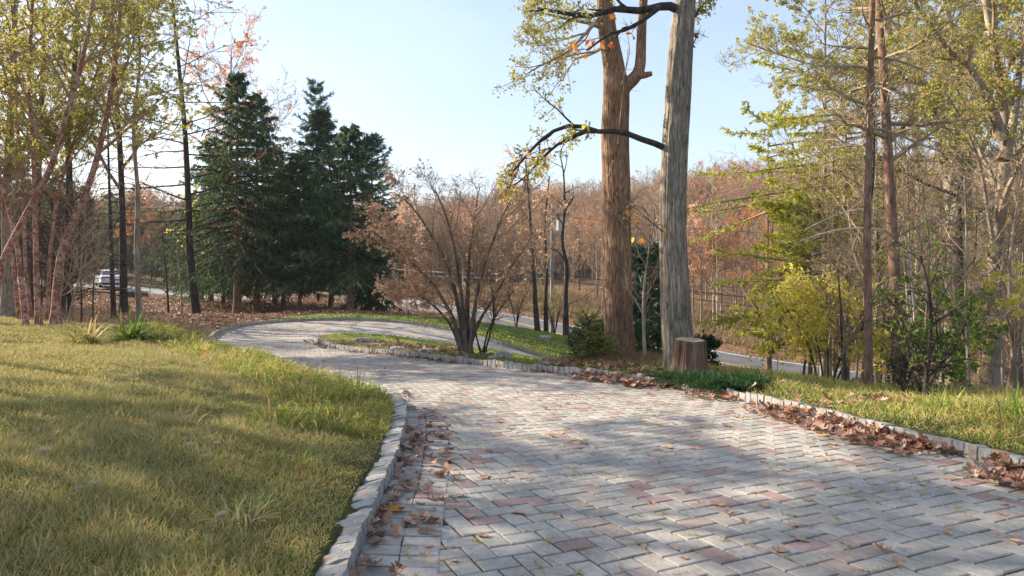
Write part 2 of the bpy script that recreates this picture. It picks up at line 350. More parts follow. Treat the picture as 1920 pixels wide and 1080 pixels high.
# ------------------------------------------------------------------ paved driveway
def paver_mat():
    m, t, o = newmat("concrete_paver"); v = coords(t); g = t.nodes.new("ShaderNodeNewGeometry")
    c = ramp(t, g.outputs['Random Per Island'], [(.36, .34, .305), (.395, .365, .325), (.375, .34, .30), (.34, .32, .29), (.41, .38, .34), (.375, .30, .265), (.33, .235, .215), (.385, .35, .315)],
             [0, .16, .34, .46, .6, .76, .86, .93], 'CONSTANT').outputs[0]
    n = noise(t, v, 3, 5, .6); c = mixc(t, .75, c, ramp(t, n, [(.72, .71, .69), (1.16, 1.15, 1.14)], [.35, .65]).outputs[0], 'MULTIPLY')
    n4 = noise(t, v, 22, 5, .75); c = mixc(t, .6, c, ramp(t, n4, [(.66, .64, .6), (1.15, 1.15, 1.15)], [.36, .62]).outputs[0], 'MULTIPLY')
    f = noise(t, v, 160, 4, .8); c = mixc(t, .75, c, ramp(t, f, [(.72, .72, .72), (1.15, 1.15, 1.15)], [.3, .68]).outputs[0], 'MULTIPLY')
    s = ramp(t, noise(t, v, 1.1, 5, .7), [(0, 0, 0), (.35, .35, .35)], [.55, .75]).outputs[0]; c = mixc(t, s, c, (.22, .19, .15))
    p = nd(t, "BsdfPrincipled", Roughness=.82); p.inputs['Specular IOR Level'].default_value = .3
    t.links.new(c, p.inputs['Base Color']); t.links.new(bump(t, f, .5, .004), p.inputs['Normal']); t.links.new(p.outputs[0], o.inputs[0]); return m
PAV = paver_mat()
JOINT = plain_mat("joint_sand", (.045, .038, .028), .95, nscale=30, var=.45)
def pavers(mb, cx, cy, ang, L, Wd, rng, gap=.012, zo=0.):
    """bevelled blocks lying on the slope"""
    n = len(cx); cx = cx + rng.normal(0, .0016, n); cy = cy + rng.normal(0, .0016, n); ang = ang + rng.normal(0, .008, n); L = np.broadcast_to(L, n) - gap * rng.uniform(.7, 1.35, n); Wd = np.broadcast_to(Wd, n) - gap; e = .008; ca, sa = np.cos(ang), np.sin(ang)
    tz = rng.normal(0, .0012, n) + zo; tx = rng.normal(0, .005, n); ty = rng.normal(0, .006, n); ring = []
    for ins, h in ((0, -.03), (0, -.005), (e, 0)):
        for sx, sy in ((-1, -1), (1, -1), (1, 1), (-1, 1)):
            lx = sx * (L / 2 - ins) + rng.normal(0, .0014, n); ly = sy * (Wd / 2 - ins) + rng.normal(0, .0014, n); x = cx + lx * ca - ly * sa; y = cy + lx * sa + ly * ca
            ring.append((x, y, h + tz + lx * tx + ly * ty))
    X = np.stack([r[0] for r in ring], 1); Y = np.stack([r[1] for r in ring], 1); H = np.stack([np.broadcast_to(r[2], n) for r in ring], 1)
    Z = Bz(X, Y) + H; k = (np.arange(n) * 12)[:, None]
    Q = [[8, 9, 10, 11]] + [[a + i, a + (i + 1) % 4, a + 4 + (i + 1) % 4, a + 4 + i] for a in (0, 4) for i in range(4)]
    mb.add(np.stack([X, Y, Z], -1), np.concatenate([k + q for q in Q]))
PL, PW, PA = .235, .155, math.radians(25)
i, j = np.meshgrid(np.arange(-260, 260), np.arange(-150, 150)); bx = i * PW + j * PL; by = i * PW - j * PL
hx = np.concatenate([(bx + PL / 2).ravel(), (bx + PL + PW / 2).ravel()]); hy = np.concatenate([(by + PW / 2).ravel(), (by + PW - PL / 2).ravel()])
ha = np.concatenate([np.zeros(bx.size), np.full(bx.size, math.pi / 2)]) + PA
X = hx * math.cos(PA) - hy * math.sin(PA); Y = hx * math.sin(PA) + hy * math.cos(PA) + 10
k = (X > -12) & (X < 15) & (Y > -5) & (Y < 47); X, Y, ha = X[k], Y[k], ha[k]
d = sdist(DRIVE, X, Y); BORD = .49
tip = resample(INNER, .05)                               # no soldier course round the island, only on the outer side
dO = np.full(len(X), 99.); oc = resample(OUTER, .25)
for s in range(0, len(X), 4000): dO[s:s + 4000] = np.sqrt(((np.stack([X, Y], 1)[s:s + 4000, None] - oc[None]) ** 2).sum(-1)).min(1)
k = (d < -.02) & (dO > BORD - .09); cut = dO < BORD + .14; rng = RNG(1)   # blocks cut under the soldier course sit a hair lower
mb = MB(); pavers(mb, X[k & ~cut], Y[k & ~cut], ha[k & ~cut], PL, PW, rng); pavers(mb, X[k & cut], Y[k & cut], ha[k & cut], PL, PW, rng, zo=-.004)
C = resample(OUTER, .157); t_ = nrm(np.gradient(C, axis=0)); nn_ = np.stack([t_[:, 1], -t_[:, 0]], 1); aa = np.arctan2(nn_[:, 1], nn_[:, 0])
for off in (.122, .354): q = C + nn_ * off; pavers(mb, q[:, 0], q[:, 1], aa, .24, .150, rng, zo=.003)
drv = mb.build("driveway", PAV); tag(drv, kind='structure')
def strip(name, left, right, zo, m, nx_=10):
    a = np.linspace(0, 1, nx_)[None, :, None]; P = left[:, None] * (1 - a) + right[:, None] * a; Z = Bz(P[..., 0], P[..., 1]) + zo
    n_, k_ = P.shape[:2]; ii = np.arange(n_ * k_).reshape(n_, k_); mb = MB()
    mb.add(np.concatenate([P, Z[..., None]], -1), np.stack([ii[:-1, :-1], ii[:-1, 1:], ii[1:, 1:], ii[1:, :-1]], -1).reshape(-1, 4)); o = mb.build(name, m, smooth=True); tag(o, kind='structure'); return o
# bedding sand under the joints: one grid clipped to the drive
x_ = np.arange(-11.5, 15, .15); y_ = np.arange(-7, 48, .15); SX, SY = np.meshgrid(x_, y_); ds = sdist(DRIVE, SX, SY); ii = np.arange(SX.size).reshape(SX.shape)
q = np.stack([ii[:-1, :-1], ii[:-1, 1:], ii[1:, 1:], ii[1:, :-1]], -1).reshape(-1, 4); q = q[(ds.ravel()[q] < .10).all(1)]
used = np.unique(q); re = np.full(SX.size, -1); re[used] = np.arange(len(used))
mb = MB(); mb.add(np.stack([SX.ravel(), SY.ravel(), Bz(SX, SY).ravel() - .012], 1)[used], re[q]); tag(mb.build("driveway_bed", JOINT, smooth=True), kind='structure')

# ------------------------------------------------------------------ granite block kerbs
def granite_mat():
    m, t, o = newmat("granite_block"); v = coords(t); g = t.nodes.new("ShaderNodeNewGeometry")
    c = ramp(t, g.outputs['Random Per Island'], [(.29, .29, .28), (.37, .36, .34), (.32, .33, .33), (.41, .385, .345), (.27, .28, .28)]).outputs[0]
    f = noise(t, v, 70, 5, .8); c = mixc(t, .8, c, ramp(t, f, [(.55, .55, .56), (1.2, 1.2, 1.18)], [.33, .66]).outputs[0], 'MULTIPLY')
    s = ramp(t, noise(t, v, 9, 5, .7), [(0, 0, 0), (.85, .85, .85)], [.5, .64]).outputs[0]; c = mixc(t, s, c, (.30, .20, .11))
    p = nd(t, "BsdfPrincipled", Roughness=.85); t.links.new(c, p.inputs['Base Color'])
    t.links.new(bump(t, noise(t, v, 34, 6, .75), .9, .012), p.inputs['Normal']); t.links.new(p.outputs[0], o.inputs[0]); return m
GRAN = granite_mat(); MORT = plain_mat("kerb_mortar", (.13, .10, .07), .95, nscale=40, var=.3)
def kerb(name, line, side, seed, label):
    """a run of rough-split granite blocks set on end; side: +1 puts it right of the line's direction"""
    rng = RNG(seed); L = resample(line, .13); mid = (L[1:] + L[:-1]) / 2; t = nrm(L[1:] - L[:-1]); n = np.stack([t[:, 1], -t[:, 0]], 1) * side
    G = 4; g = np.linspace(-1, 1, G); mb = MB(); faces = []; loc = {}; vs = []
    for a in range(G):
        for b in range(G):
            for c in range(G):
                if a in (0, G - 1) or b in (0, G - 1) or c in (0, G - 1): loc[a, b, c] = len(vs); vs.append((g[a], g[b], g[c]))
    for ax in range(3):
        for sidev in (0, G - 1):
            for u in range(G - 1):
                for v in range(G - 1):
                    f = []
                    for du, dv in ((0, 0), (1, 0), (1, 1), (0, 1)):
                        kk = [0, 0, 0]; kk[ax] = sidev; kk[(ax + 1) % 3] = u + du; kk[(ax + 2) % 3] = v + dv; f.append(loc[tuple(kk)])
                    faces.append(f if sidev else f[::-1])
    vs = np.array(vs); r = np.linalg.norm(vs, axis=1, keepdims=True); rnd = vs * (1 - .10 * (r - 1)); nb = len(mid)
    V = np.repeat(rnd[None], nb, 0); V += rng.normal(0, .055, V.shape)
    hl = np.linalg.norm(L[1:] - L[:-1], axis=1) / 2 * rng.uniform(.88, .98, nb); wd = rng.uniform(.080, .100, nb); hh = rng.uniform(.084, .108, nb)
    lx = V[..., 0] * hl[:, None]; ly = V[..., 1] * wd[:, None]; lz = V[..., 2] * hh[:, None]
    tw = rng.normal(0, .06, nb)[:, None]; lx, ly = lx - ly * tw, ly + lx * tw
    bz = Bz(mid[:, 0], mid[:, 1])[:, None] + .018 + rng.normal(0, .008, nb)[:, None]
    P = np.stack([mid[:, 0:1] + t[:, 0:1] * lx + n[:, 0:1] * (ly + .072), mid[:, 1:2] + t[:, 1:2] * lx + n[:, 1:2] * (ly + .072), bz + lz + (-V[..., 1] * .02)], -1)
    mb.add(P, (np.array(faces)[None] + (np.arange(nb) * len(vs))[:, None, None]).reshape(-1, 4)); o = mb.build(name, GRAN, smooth=False)
    tag(o, label, None, None, 'structure')
    m2 = MB(); c = resample(line, .3); tt = nrm(np.gradient(c, axis=0)); n2 = np.stack([tt[:, 1], -tt[:, 0]], 1) * side
    Z = Bz(c[:, 0], c[:, 1]); R = []
    for off, h in ((.0, -.08), (.0, .065), (.15, .075), (.15, -.08)): q = c + n2 * off; R.append(np.stack([q[:, 0], q[:, 1], Z + h], 1))
    P = np.stack(R, 1); nr = len(c); k = np.arange(nr - 1)[:, None] * 4; m2.add(P, np.concatenate([k + [a, a + 1, a + 5, a + 4] for a in range(3)])); m2.build("mortar_bed", MORT, o)
    return o
kerb("kerb", OUTER, -1, 11, "granite block kerb along the lawn and round the outside of the bend")
kerb("kerb", INNER, -1, 12, "granite block kerb round the grass island and along the verge")

# ------------------------------------------------------------------ slot drain across the bend
a, b = hit(418, 636), hit(592, 634); cdir = (b - a)[:2] / np.linalg.norm((b - a)[:2]); L_ = np.linalg.norm((b - a)[:2]); ang = math.atan2(cdir[1], cdir[0])
mid = (a + b) / 2; dr = empty("trench_drain", (mid[0], mid[1], float(Bz(mid[0], mid[1])[0])), "concrete edged trench drain with a dark grate crossing the paved bend", "drain")
def slab(name, m, x0, x1, y0, y1, h, z0=-.02, par=dr):
    n = 24; xs = np.linspace(x0, x1, n); ca, sa = math.cos(ang), math.sin(ang); mb = MB(); P = []
    for x in xs:
        for y, hh in ((y0, z0), (y0, h), (y1, h), (y1, z0)):
            X_, Y_ = mid[0] + x * ca - y * sa, mid[1] + x * sa + y * ca; P.append((X_, Y_, float(Bz(X_, Y_)[0]) + hh))
    k = np.arange(n - 1)[:, None] * 4; mb.add(P, np.concatenate([k + [q, q + 1, q + 5, q + 4] for q in range(3)] + [[[0, 1, 2, 3], [4 * n - 4, 4 * n - 3, 4 * n - 2, 4 * n - 1]]])); return mb.build(name, m, par, origin=dr.location)
CONC = plain_mat("drain_concrete", (.46, .45, .43), .9, nscale=8, var=.15); IRON = plain_mat("drain_iron", (.045, .04, .04), .6, .6, nscale=20)
slab("concrete_border", CONC, -L_ / 2, L_ / 2, -.34, -.125, .008); slab("concrete_border", CONC, -L_ / 2, L_ / 2, .125, .34, .008)
slab("grate", IRON, -L_ / 2 + .4, L_ / 2, -.122, .122, .004)

# ------------------------------------------------------------------ public road and side lane
def asphalt(name, base, spots):
    m, t, o = newmat(name); v = coords(t)
    c = ramp(t, noise(t, v, .6, 6, .7), [tuple(x * .8 for x in base), tuple(x * 1.25 for x in base)], [.3, .7]).outputs[0]
    c = mixc(t, .5, c, ramp(t, noise(t, v, 45, 3, .8), [(.6, .6, .6), (1.3, 1.3, 1.3)], [.3, .7]).outputs[0], 'MULTIPLY')
    f = ramp(t, noise(t, coords(t, (1, .3, 1)), 1.4, 6, .75), [(0, 0, 0), (1, 1, 1)], [.56, .70]).outputs[0]; c = mixc(t, f, c, spots)
    p = nd(t, "BsdfPrincipled", Roughness=.75); t.links.new(c, p.inputs['Base Color']); t.links.new(bump(t, noise(t, v, 30, 4), .3, .01), p.inputs['Normal']); t.links.new(p.outputs[0], o.inputs[0]); return m
rc = resample(ROADC, 1.0); l_, r_ = _offs(rc, 3.4); strip("road", l_, r_, .0, asphalt("asphalt", (.115, .118, .125), (.16, .155, .15)), 14)
YEL = plain_mat("yellow_road_paint", (.55, .33, .05), .7, nscale=9, var=.25); WHT = plain_mat("white_road_paint", (.6, .6, .57), .7, nscale=9, var=.2)
for n_, o_, wd_, m_ in (("road_marking", .14, .075, YEL), ("road_marking", -.14, .075, YEL), ("road_marking", 3.1, .06, WHT), ("road_marking", -3.1, .06, WHT)):
    A_, B_ = _offs(rc, o_)[0], None; A1, B1 = _offs(rc, o_ + wd_)[0], _offs(rc, o_ - wd_)[0]; strip(n_, A1, B1, .006, m_, 3)
lc = resample(LANEC, 1.2); hw_ = np.interp(np.linspace(0, 1, len(lc)), np.linspace(0, 1, len(_hw)), _hw[:, 0])[:, None]; tt = nrm(np.gradient(lc, axis=0)); nn2 = np.stack([-tt[:, 1], tt[:, 0]], 1)
strip("gravel_lane", lc + nn2 * hw_, lc - nn2 * hw_, .01, asphalt("lane_gravel", (.26, .245, .225), (.30, .20, .12)), 12)

# ------------------------------------------------------------------ grass
GRASSM = leaf_mat("grass_blade", [(.14, .18, .03), (.23, .27, .045), (.34, .34, .075), (.48, .40, .15), (.58, .46, .24), (.46, .22, .08)], .4, .6, [0, .22, .45, .62, .8, .93])
EDGEM = leaf_mat("edge_grass_blade", [(.12, .17, .025), (.22, .28, .04), (.36, .36, .08), (.50, .40, .15), (.42, .22, .07)], .4, .5, [0, .3, .6, .85, 1])
GREENM = leaf_mat("green_grass_blade", [(.12, .20, .03), (.19, .29, .04), (.31, .37, .08), (.45, .40, .15)], .4, .5)
DRYM = leaf_mat("dry_grass_blade", [(.44, .36, .15), (.60, .50, .26), (.33, .30, .10), (.46, .25, .11)], .35, .7)
def sample(n, rng, x0, x1, ymin, ymax, p=1.0):
    """more blades where they stand near the viewer's end of the lawn"""
    y = ymin + (ymax - ymin) * rng.random(n) ** p; return x0(y) + (x1(y) - x0(y)) * rng.random(n), y
def grass(name, label, m, x, y, rng, hgt, wid, bend=.6, keep=None, clump=True, gmin=.35):
    dd = sdist(DRIVE, x, y); k = (dd > .16) & (is_grass(x, y) > gmin + rng.random(len(x)) * .3)
    if keep is not None: k &= keep(x, y)
    x, y, dd = x[k], y[k], dd[k]; z = Gz(x, y, dd); n = len(x); d0 = np.hypot(x, y)
    tall = (.45 + .55 * sstep(.15, .8, dd)) * (.55 + 1.1 * vnoise(x * 1.7, y * 1.7, 21, 3) ** 1.5 * 1.6)
    d = np.stack([rng.normal(0, .62, n), rng.normal(0, .62, n), np.ones(n)], 1); h = hgt * tall * rng.uniform(.5, 1.3, n); wv = wid * (1 + d0 / 7.)
    mb = MB(); blades(mb, rng, np.stack([x, y, z - .01], 1), d, h, wv, bend); o = mb.build(name, m); tag(o, label, 'grass', None, 'stuff'); return o
rng = RNG(31)
patch = lambda x, y: vnoise(x * .55, y * .55, 44, 4)
xL = lambda y: -1.25 * y * .75 - 2.2
n = 560000; x, y = sample(n, rng, lambda y: -.80 * y - 2.5, lambda y: np.where(y < 9, -.7, -.15 * y), 1.8, 22, 1.9)
q = rng.random(n); pv = patch(x, y)
s = q < np.clip((pv - .24) * 3.2, .2, .95)
side = lambda x, y: (x < -.5); qq = rng.random(len(x)) > .66
grass("lawn_grass", "rough green and straw grass of the big lawn beside the driveway", GRASSM, x[~s], y[~s], rng, .068, .0030, keep=side)
grass("dry_grass", "straw coloured dry blades mixed through the big lawn", DRYM, x[s & ~qq], y[s & ~qq], rng, .080, .0029, .3, keep=side)
grass("green_grass", "fresh green blades growing in patches on the big lawn", GREENM, x[s & qq], y[s & qq], rng, .072, .0032, keep=side)
# longer tufts along the lawn's edge above the kerb
n = 26000; kx = resample(OUTER, .03); kx = kx[(kx[:, 1] > 6.5) & (kx[:, 1] < 22)]; p = kx[rng.integers(0, len(kx), n)]; tq = rng.random(n) ** 1.6 * 1.5
x = p[:, 0] - .16 - tq * .8; y = p[:, 1] - .05 - tq * .6 * (p[:, 1] > 8.8); v = vnoise(x * 2.1, y * 2.1, 77, 2)
k = v > .47; grass("edge_grass", "long lush tufts along the lawn edge above the kerb", EDGEM, x[k], y[k], rng, .27, .0055, .9)
k = v < .44; grass("edge_grass", "straw and rust tinted grass along the lawn edge above the kerb", GRASSM, x[k], y[k], rng, .17, .0045, .6)
# verge to the right of the drive
n = 120000; x, y = sample(n, rng, lambda y: np.full_like(y, 2.0), lambda y: .85 * y + 3, 3.5, 17, 1.3); s = rng.random(n) < .62 + .25 * (patch(x, y) > .5)
vk = lambda x, y: (x > 2.2) & (np.hypot(x - 3.4, y - 10.6) > .7)
grass("verge_grass", "long yellowish grass on the verge between kerb and roadside trees", GRASSM, x[s], y[s], rng, .12, .004, .5, keep=vk)
grass("verge_grass", "green grass on the verge between kerb and roadside trees", GREENM, x[~s], y[~s], rng, .11, .004, .7, keep=vk)
# island and the bank beyond the bend
n = 75000; x = rng.uniform(-7, 8, n); y = rng.uniform(11, 24, n); isl = lambda x, y: (y < 23.9) & (x < 7.5)
grass("island_grass", "short green grass on the island between the two drive arms", GREENM, x, y, rng, .055, .006, .4, keep=isl)
n = 110000; x = rng.uniform(-17, 7, n); y = rng.uniform(20, 42, n); far = lambda x, y: sdist(DRIVE, x, y) > .1
grass("bank_grass", "mown green grass on the bank beyond the bend", GREENM, x, y, rng, .05, .009, .4, keep=lambda x, y: (y > 23) | (x < -9))

# ------------------------------------------------------------------ fallen leaves
LITM = leaf_mat("fallen_leaf", [(.13, .07, .045), (.27, .14, .085), (.38, .23, .16), (.52, .38, .29), (.36, .14, .06), (.24, .12, .075), (.46, .31, .23)], .12, .6)
ORANGEM = leaf_mat("orange_leaf", [(.50, .17, .03), (.62, .27, .04), (.45, .12, .03)], .35, .55)
def leaf_shape(rng, curl=1.):
    """lobed oak leaf, cupped and twisted as dry leaves are; centre fan"""
    r = [.5, .32, .46, .22, .40, .18, .30, .10]; xs = [1.0, .80, .66, .52, .36, .26, .10, 0]; wv = [.0, .20, .36, .16, .42, .17, .28, .04]
    up = [(xs[i], wv[i] * rng.uniform(.8, 1.2)) for i in range(8)]; pts = up + [(a, -b * rng.uniform(.8, 1.2)) for a, b in up[-2:0:-1]] + [(-.28, .012), (-.28, -.012)][:0]
    P = np.array([(a - .45, b, 0) for a, b in pts]); mid_ = np.array([[a, 0, 0] for a in (.3, .1, -.1, -.3)])
    V = np.vstack([P, [[0, 0, 0]]]); c = curl * rng.uniform(.5, 1.3)
    V[:, 2] = c * (.9 * V[:, 1] ** 2 * 1.2 + .35 * V[:, 0] ** 2 * rng.uniform(-.3, 1.6)) + rng.normal(0, .02 * curl, len(V)) + .02
    V[-1, 2] = 0; n = len(P); T = [(i, (i + 1) % n, n) for i in range(n)]
    V = np.vstack([V, [(-.45, .008, .0), (-.45, -.008, 0), (-.72, 0, .06)]]); T.append((n + 1, n + 2, n + 3)); return V, T
LS = [leaf_shape(RNG(100 + i)) for i in range(7)]
def litter(name, label, x, y, rng, size, m, lift=.012, pile=0.):
    mb = MB(); z = np.where(sdist(DRIVE, x, y) < 0, Bz(x, y), Gz(x, y)) + lift + pile * rng.random(len(x))
    for i in range(len(x)):
        V, T = LS[rng.integers(7)]; a = rng.uniform(0, 6.28); s = size * rng.uniform(.55, 1.25); ti = rng.normal(0, .16 + pile * 5, 2)
        V = V * s; V = V + np.array([0, 0, 1]) * (V[:, :1] * ti[0] + V[:, 1:2] * ti[1]); V[:, 2] -= V[:, 2].min() * .8
        ca, sa = math.cos(a), math.sin(a); mb.add(np.stack([V[:, 0] * ca - V[:, 1] * sa + x[i], V[:, 0] * sa + V[:, 1] * ca + y[i], V[:, 2] + z[i]], 1), T=T)
    o = mb.build(name, m); tag(o, label, 'leaves', None, 'stuff'); return o
def along(line, n, rng, y0, y1, o0, o1, side=1, pw=1.5, dens=None):
    c = resample(line, .02); tt = nrm(np.gradient(c, axis=0)); nn = np.stack([tt[:, 1], -tt[:, 0]], 1) * side; k = (c[:, 1] > y0) & (c[:, 1] < y1); c, nn = c[k], nn[k]
    i = rng.integers(0, len(c), n)
    if dens is not None: i = i[rng.random(n) < dens(c[i, 0], c[i, 1])]
    o = o0 + (o1 - o0) * rng.random(len(i)) ** pw; q = c[i] + nn[i] * o[:, None]; return q[:, 0], q[:, 1]
rng = RNG(55)
dn = lambda x, y: np.clip((vnoise(x * 1.3, y * 1.3, 61, 3) - .36) * 4.5, .04, 1)
x, y = along(INNER[-110:], 2700, rng, 4.6, 12.6, .03, .62, 1, 2.0, dn); k = ~((x > 4.3) & (y < 4)); litter("leaf_litter", "drift of brown oak leaves against the kerb of the verge", x[k], y[k], rng, .105, LITM, pile=.04)
x, y = along(OUTER, 520, rng, 2.2, 10, .02, .5, 1, 1.6, dn); litter("leaf_litter", "thin drift of brown leaves against the kerb of the lawn", x, y, rng, .10, LITM, pile=.015)
x, y = along(INNER[-110:], 1500, rng, 8.3, 20, -1.5, -.12, 1, 1.2, dn); litter("leaf_litter", "brown and orange leaves in the grass behind the island kerb", x, y, rng, .12, LITM, pile=.03)
x, y = along(INNER, 500, rng, 10, 22, .03, .3, 1, 2, dn); litter("leaf_litter", "scattered leaves under the island kerb", x, y, rng, .12, LITM)
n = 2600; x = rng.uniform(4, 16, n); y = rng.uniform(9, 17, n); k = (x > 3.4) & (is_grass(x, y) < .75); litter("leaf_litter", "dead leaves on the ground under the roadside trees", x[k], y[k], rng, .13, LITM, pile=.03)
n = 260; x = rng.uniform(-12, -1.4, n); y = rng.uniform(3, 18, n); k = sdist(DRIVE, x, y) > .3; litter("leaf_litter", "few brown leaves caught in the grass of the big lawn", x[k], y[k], rng, .075, LITM, lift=.03)
LEAFM = [LITM, LITM, LITM, leaf_mat("tan_leaf", [(.50, .37, .28), (.40, .26, .18)], .12, .6)]
rng = RNG(7); cnt = 0; ymax = 18.; protos = []
for V, T in LS:
    mb = MB(); mb.add(V, T=T); o = mb.build("fallen_leaf", LEAFM[len(protos) % 4]); protos.append(o)
while cnt < 215:
    y = 2.4 + 15 * rng.random() ** 1.35; x = rng.uniform(-1.1, 4.6) if y < 9 else rng.uniform(-6, 3)
    if float(sdist(DRIVE, np.array([x]), np.array([y]))[0]) > -.3: continue
    if cnt < 7: o = protos[cnt]
    else: o = protos[rng.integers(7)].copy(); COL.objects.link(o)
    s = .092 * rng.uniform(.5, 1.25); o.location = (x, y, float(Bz(x, y)[0]) + .003); o.scale = (s, s, s * rng.uniform(.6, 1.3)); o.rotation_euler = (rng.normal(0, .1), rng.normal(0, .1), rng.uniform(0, 6.28))
    tag(o, "dry brown oak leaf lying alone on the open pavers", "leaf", "dry oak leaves scattered over the open pavers"); cnt += 1
ol = protos[3].data.copy(); ol.materials.clear(); ol.materials.append(ORANGEM)
for lb, px, py, s in (("bright orange leaf on the pavers below the lawn kerb", 742, 962, .15), ("yellow orange leaf at the edge of the leaf drift by the verge kerb", 1540, 818, .14)):
    o = bpy.data.objects.new("fallen_leaf", ol); COL.objects.link(o); p = hit(px, py, 1.5); o.location = (p[0], p[1], float(Bz(p[0], p[1])[0]) + .02); o.scale = (s, s, s); o.rotation_euler = (.1, .05, px); tag(o, lb, "leaf")
# dry weeds rooted in the paving joints
n = 520; x = rng.uniform(-1.1, 4.6, n); y = 2.6 + 8 * rng.random(n) ** 1.2; k = sdist(DRIVE, x, y) < -.2; x, y = x[k], y[k]; mb = MB()
for i in range(len(x)):
    m = rng.integers(8, 50); a = rng.uniform(0, 3.14); u = rng.normal(0, .035, m); bx_ = x[i] + u * math.cos(a); by_ = y[i] + u * math.sin(a)
    blades(mb, rng, np.stack([bx_, by_, Bz(bx_, by_) - .004], 1), np.stack([rng.normal(0, .8, m), rng.normal(0, .8, m), np.ones(m)], 1), .028, .0028, .3)
tag(mb.build("joint_weeds", DRYM), "small dry weeds sprouting from the paving joints", "weeds", None, 'stuff')

# ------------------------------------------------------------------ tree materials
B_OAK = bark_mat("oak_bark", [(.10, .055, .035), (.31, .185, .115), (.52, .37, .26)], 24, .17, 1., .05)
B_GREY = bark_mat("grey_bark", [(.085, .07, .055), (.29, .25, .20), (.54, .47, .38)], 24, .17, 1., .05)
B_STUMP = bark_mat("stump_wood", [(.07, .035, .025), (.22, .13, .09), (.42, .31, .23)], 14, .08, .8, .03)
B_BIRCH = bark_mat("birch_bark", [(.09, .035, .025), (.36, .14, .08), (.22, .09, .06), (.60, .40, .32), (.16, .07, .05), (.44, .19, .11)], 7, .9, 1., .06)
B_PINE = bark_mat("pine_bark", [(.09, .055, .04), (.24, .14, .10), (.36, .24, .18)], 16, .3, .9, .02)
B_DARK = bark_mat("dark_bark", [(.025, .02, .017), (.06, .048, .04), (.11, .09, .075)], 14, .2, .8, .02)
B_DOG = bark_mat("dogwood_bark", [(.05, .04, .03), (.13, .10, .075), (.24, .19, .15)], 12, .25, .8, .02)
B_MID = bark_mat("wood_bark", [(.15, .115, .085), (.29, .235, .18), (.46, .39, .31)], 8, .2, .4, .02)
B_PALE = bark_mat("pale_bark", [(.20, .17, .13), (.40, .35, .28), (.58, .53, .45)], 9, .3, .6, .02, moss=(.13, .14, .07))
TWIG = bark_mat("twig_bark", [(.22, .16, .105), (.42, .33, .235)], 6, .4, .1, .01)
TWIGR = bark_mat("russet_twigs", [(.24, .15, .09), (.44, .31, .20)], 6, .4, .1, .01)
TWIGD = bark_mat("dark_twigs", [(.035, .028, .024), (.09, .07, .058)], 6, .4, .1, .01)
SPRUCE = leaf_mat("spruce_needles", [(.03, .065, .036), (.05, .105, .05), (.095, .16, .06), (.17, .20, .07)], .42, .6)
BLUES = leaf_mat("pine_needles", [(.04, .085, .05), (.065, .13, .075), (.10, .17, .09)], .3, .55)
HEML = leaf_mat("golden_needles", [(.22, .26, .02), (.40, .42, .04), (.56, .52, .09), (.28, .31, .04)], .5, .55)
LARCH = leaf_mat("larch_needles", [(.45, .22, .07), (.58, .32, .12), (.32, .17, .07)], .35, .6)
OLIVE = leaf_mat("olive_leaves", [(.27, .28, .05), (.44, .42, .09), (.58, .52, .14), (.38, .30, .09)], .5, .5)
YELLOW = leaf_mat("yellow_leaves", [(.72, .58, .06), (.84, .70, .12), (.58, .55, .07), (.85, .72, .28)], .6, .5)
GREENL = leaf_mat("green_leaves", [(.05, .11, .02), (.10, .19, .03), (.20, .28, .04), (.33, .30, .05)], .45, .45)
LIME = leaf_mat("lime_leaves", [(.18, .33, .03), (.28, .43, .05), (.13, .24, .03)], .5, .45)
COPPER = leaf_mat("copper_leaves", [(.66, .38, .22), (.80, .52, .34), (.86, .64, .46), (.54, .26, .13)], .45, .6)
RUSTL = leaf_mat("rust_leaves", [(.56, .20, .05), (.72, .34, .08), (.46, .16, .05), (.74, .42, .13)], .45, .55)
REDL = leaf_mat("red_leaves", [(.42, .17, .10), (.52, .27, .17), (.46, .30, .20)], .45, .55)
BROWNL = leaf_mat("brown_leaves", [(.30, .18, .09), (.44, .28, .14), (.52, .36, .20)], .35, .6)
FIRG = leaf_mat("lit_fir_needles", [(.05, .09, .03), (.10, .16, .045), (.18, .23, .07)], .4, .5)
DKLEAF = leaf_mat("dark_leaves", [(.012, .03, .012), (.03, .06, .02), (.05, .085, .03)], .25, .35)

def trunk_path(rng, H, n=14, wob=.02, lean=(0, 0)):
    z = np.linspace(0, H, n); t = z / H
    x = np.cumsum(rng.normal(0, wob * H / n, n)); y = np.cumsum(rng.normal(0, wob * H / n, n))
    return np.stack([x - x[0] + lean[0] * t, y - y[0] + lean[1] * t, z], 1)
def px_path(pts, d, n=6):
    """a stem read off the photo, laid at its distance (d: a number or one per point); splined"""
    d = np.broadcast_to(d, len(pts)); return spline(np.array([W(p[0], p[1], q) for p, q in zip(pts, d)]), n)
def rtaper(P, r0, r1, flare=0., p=.8):
    s = np.r_[0, np.cumsum(np.linalg.norm(np.diff(P, axis=0), axis=1))]; t = s / s[-1]; r = r0 + (r1 - r0) * t ** p
    return r * (1 + flare * np.exp(-s / (r0 * 1.6)))

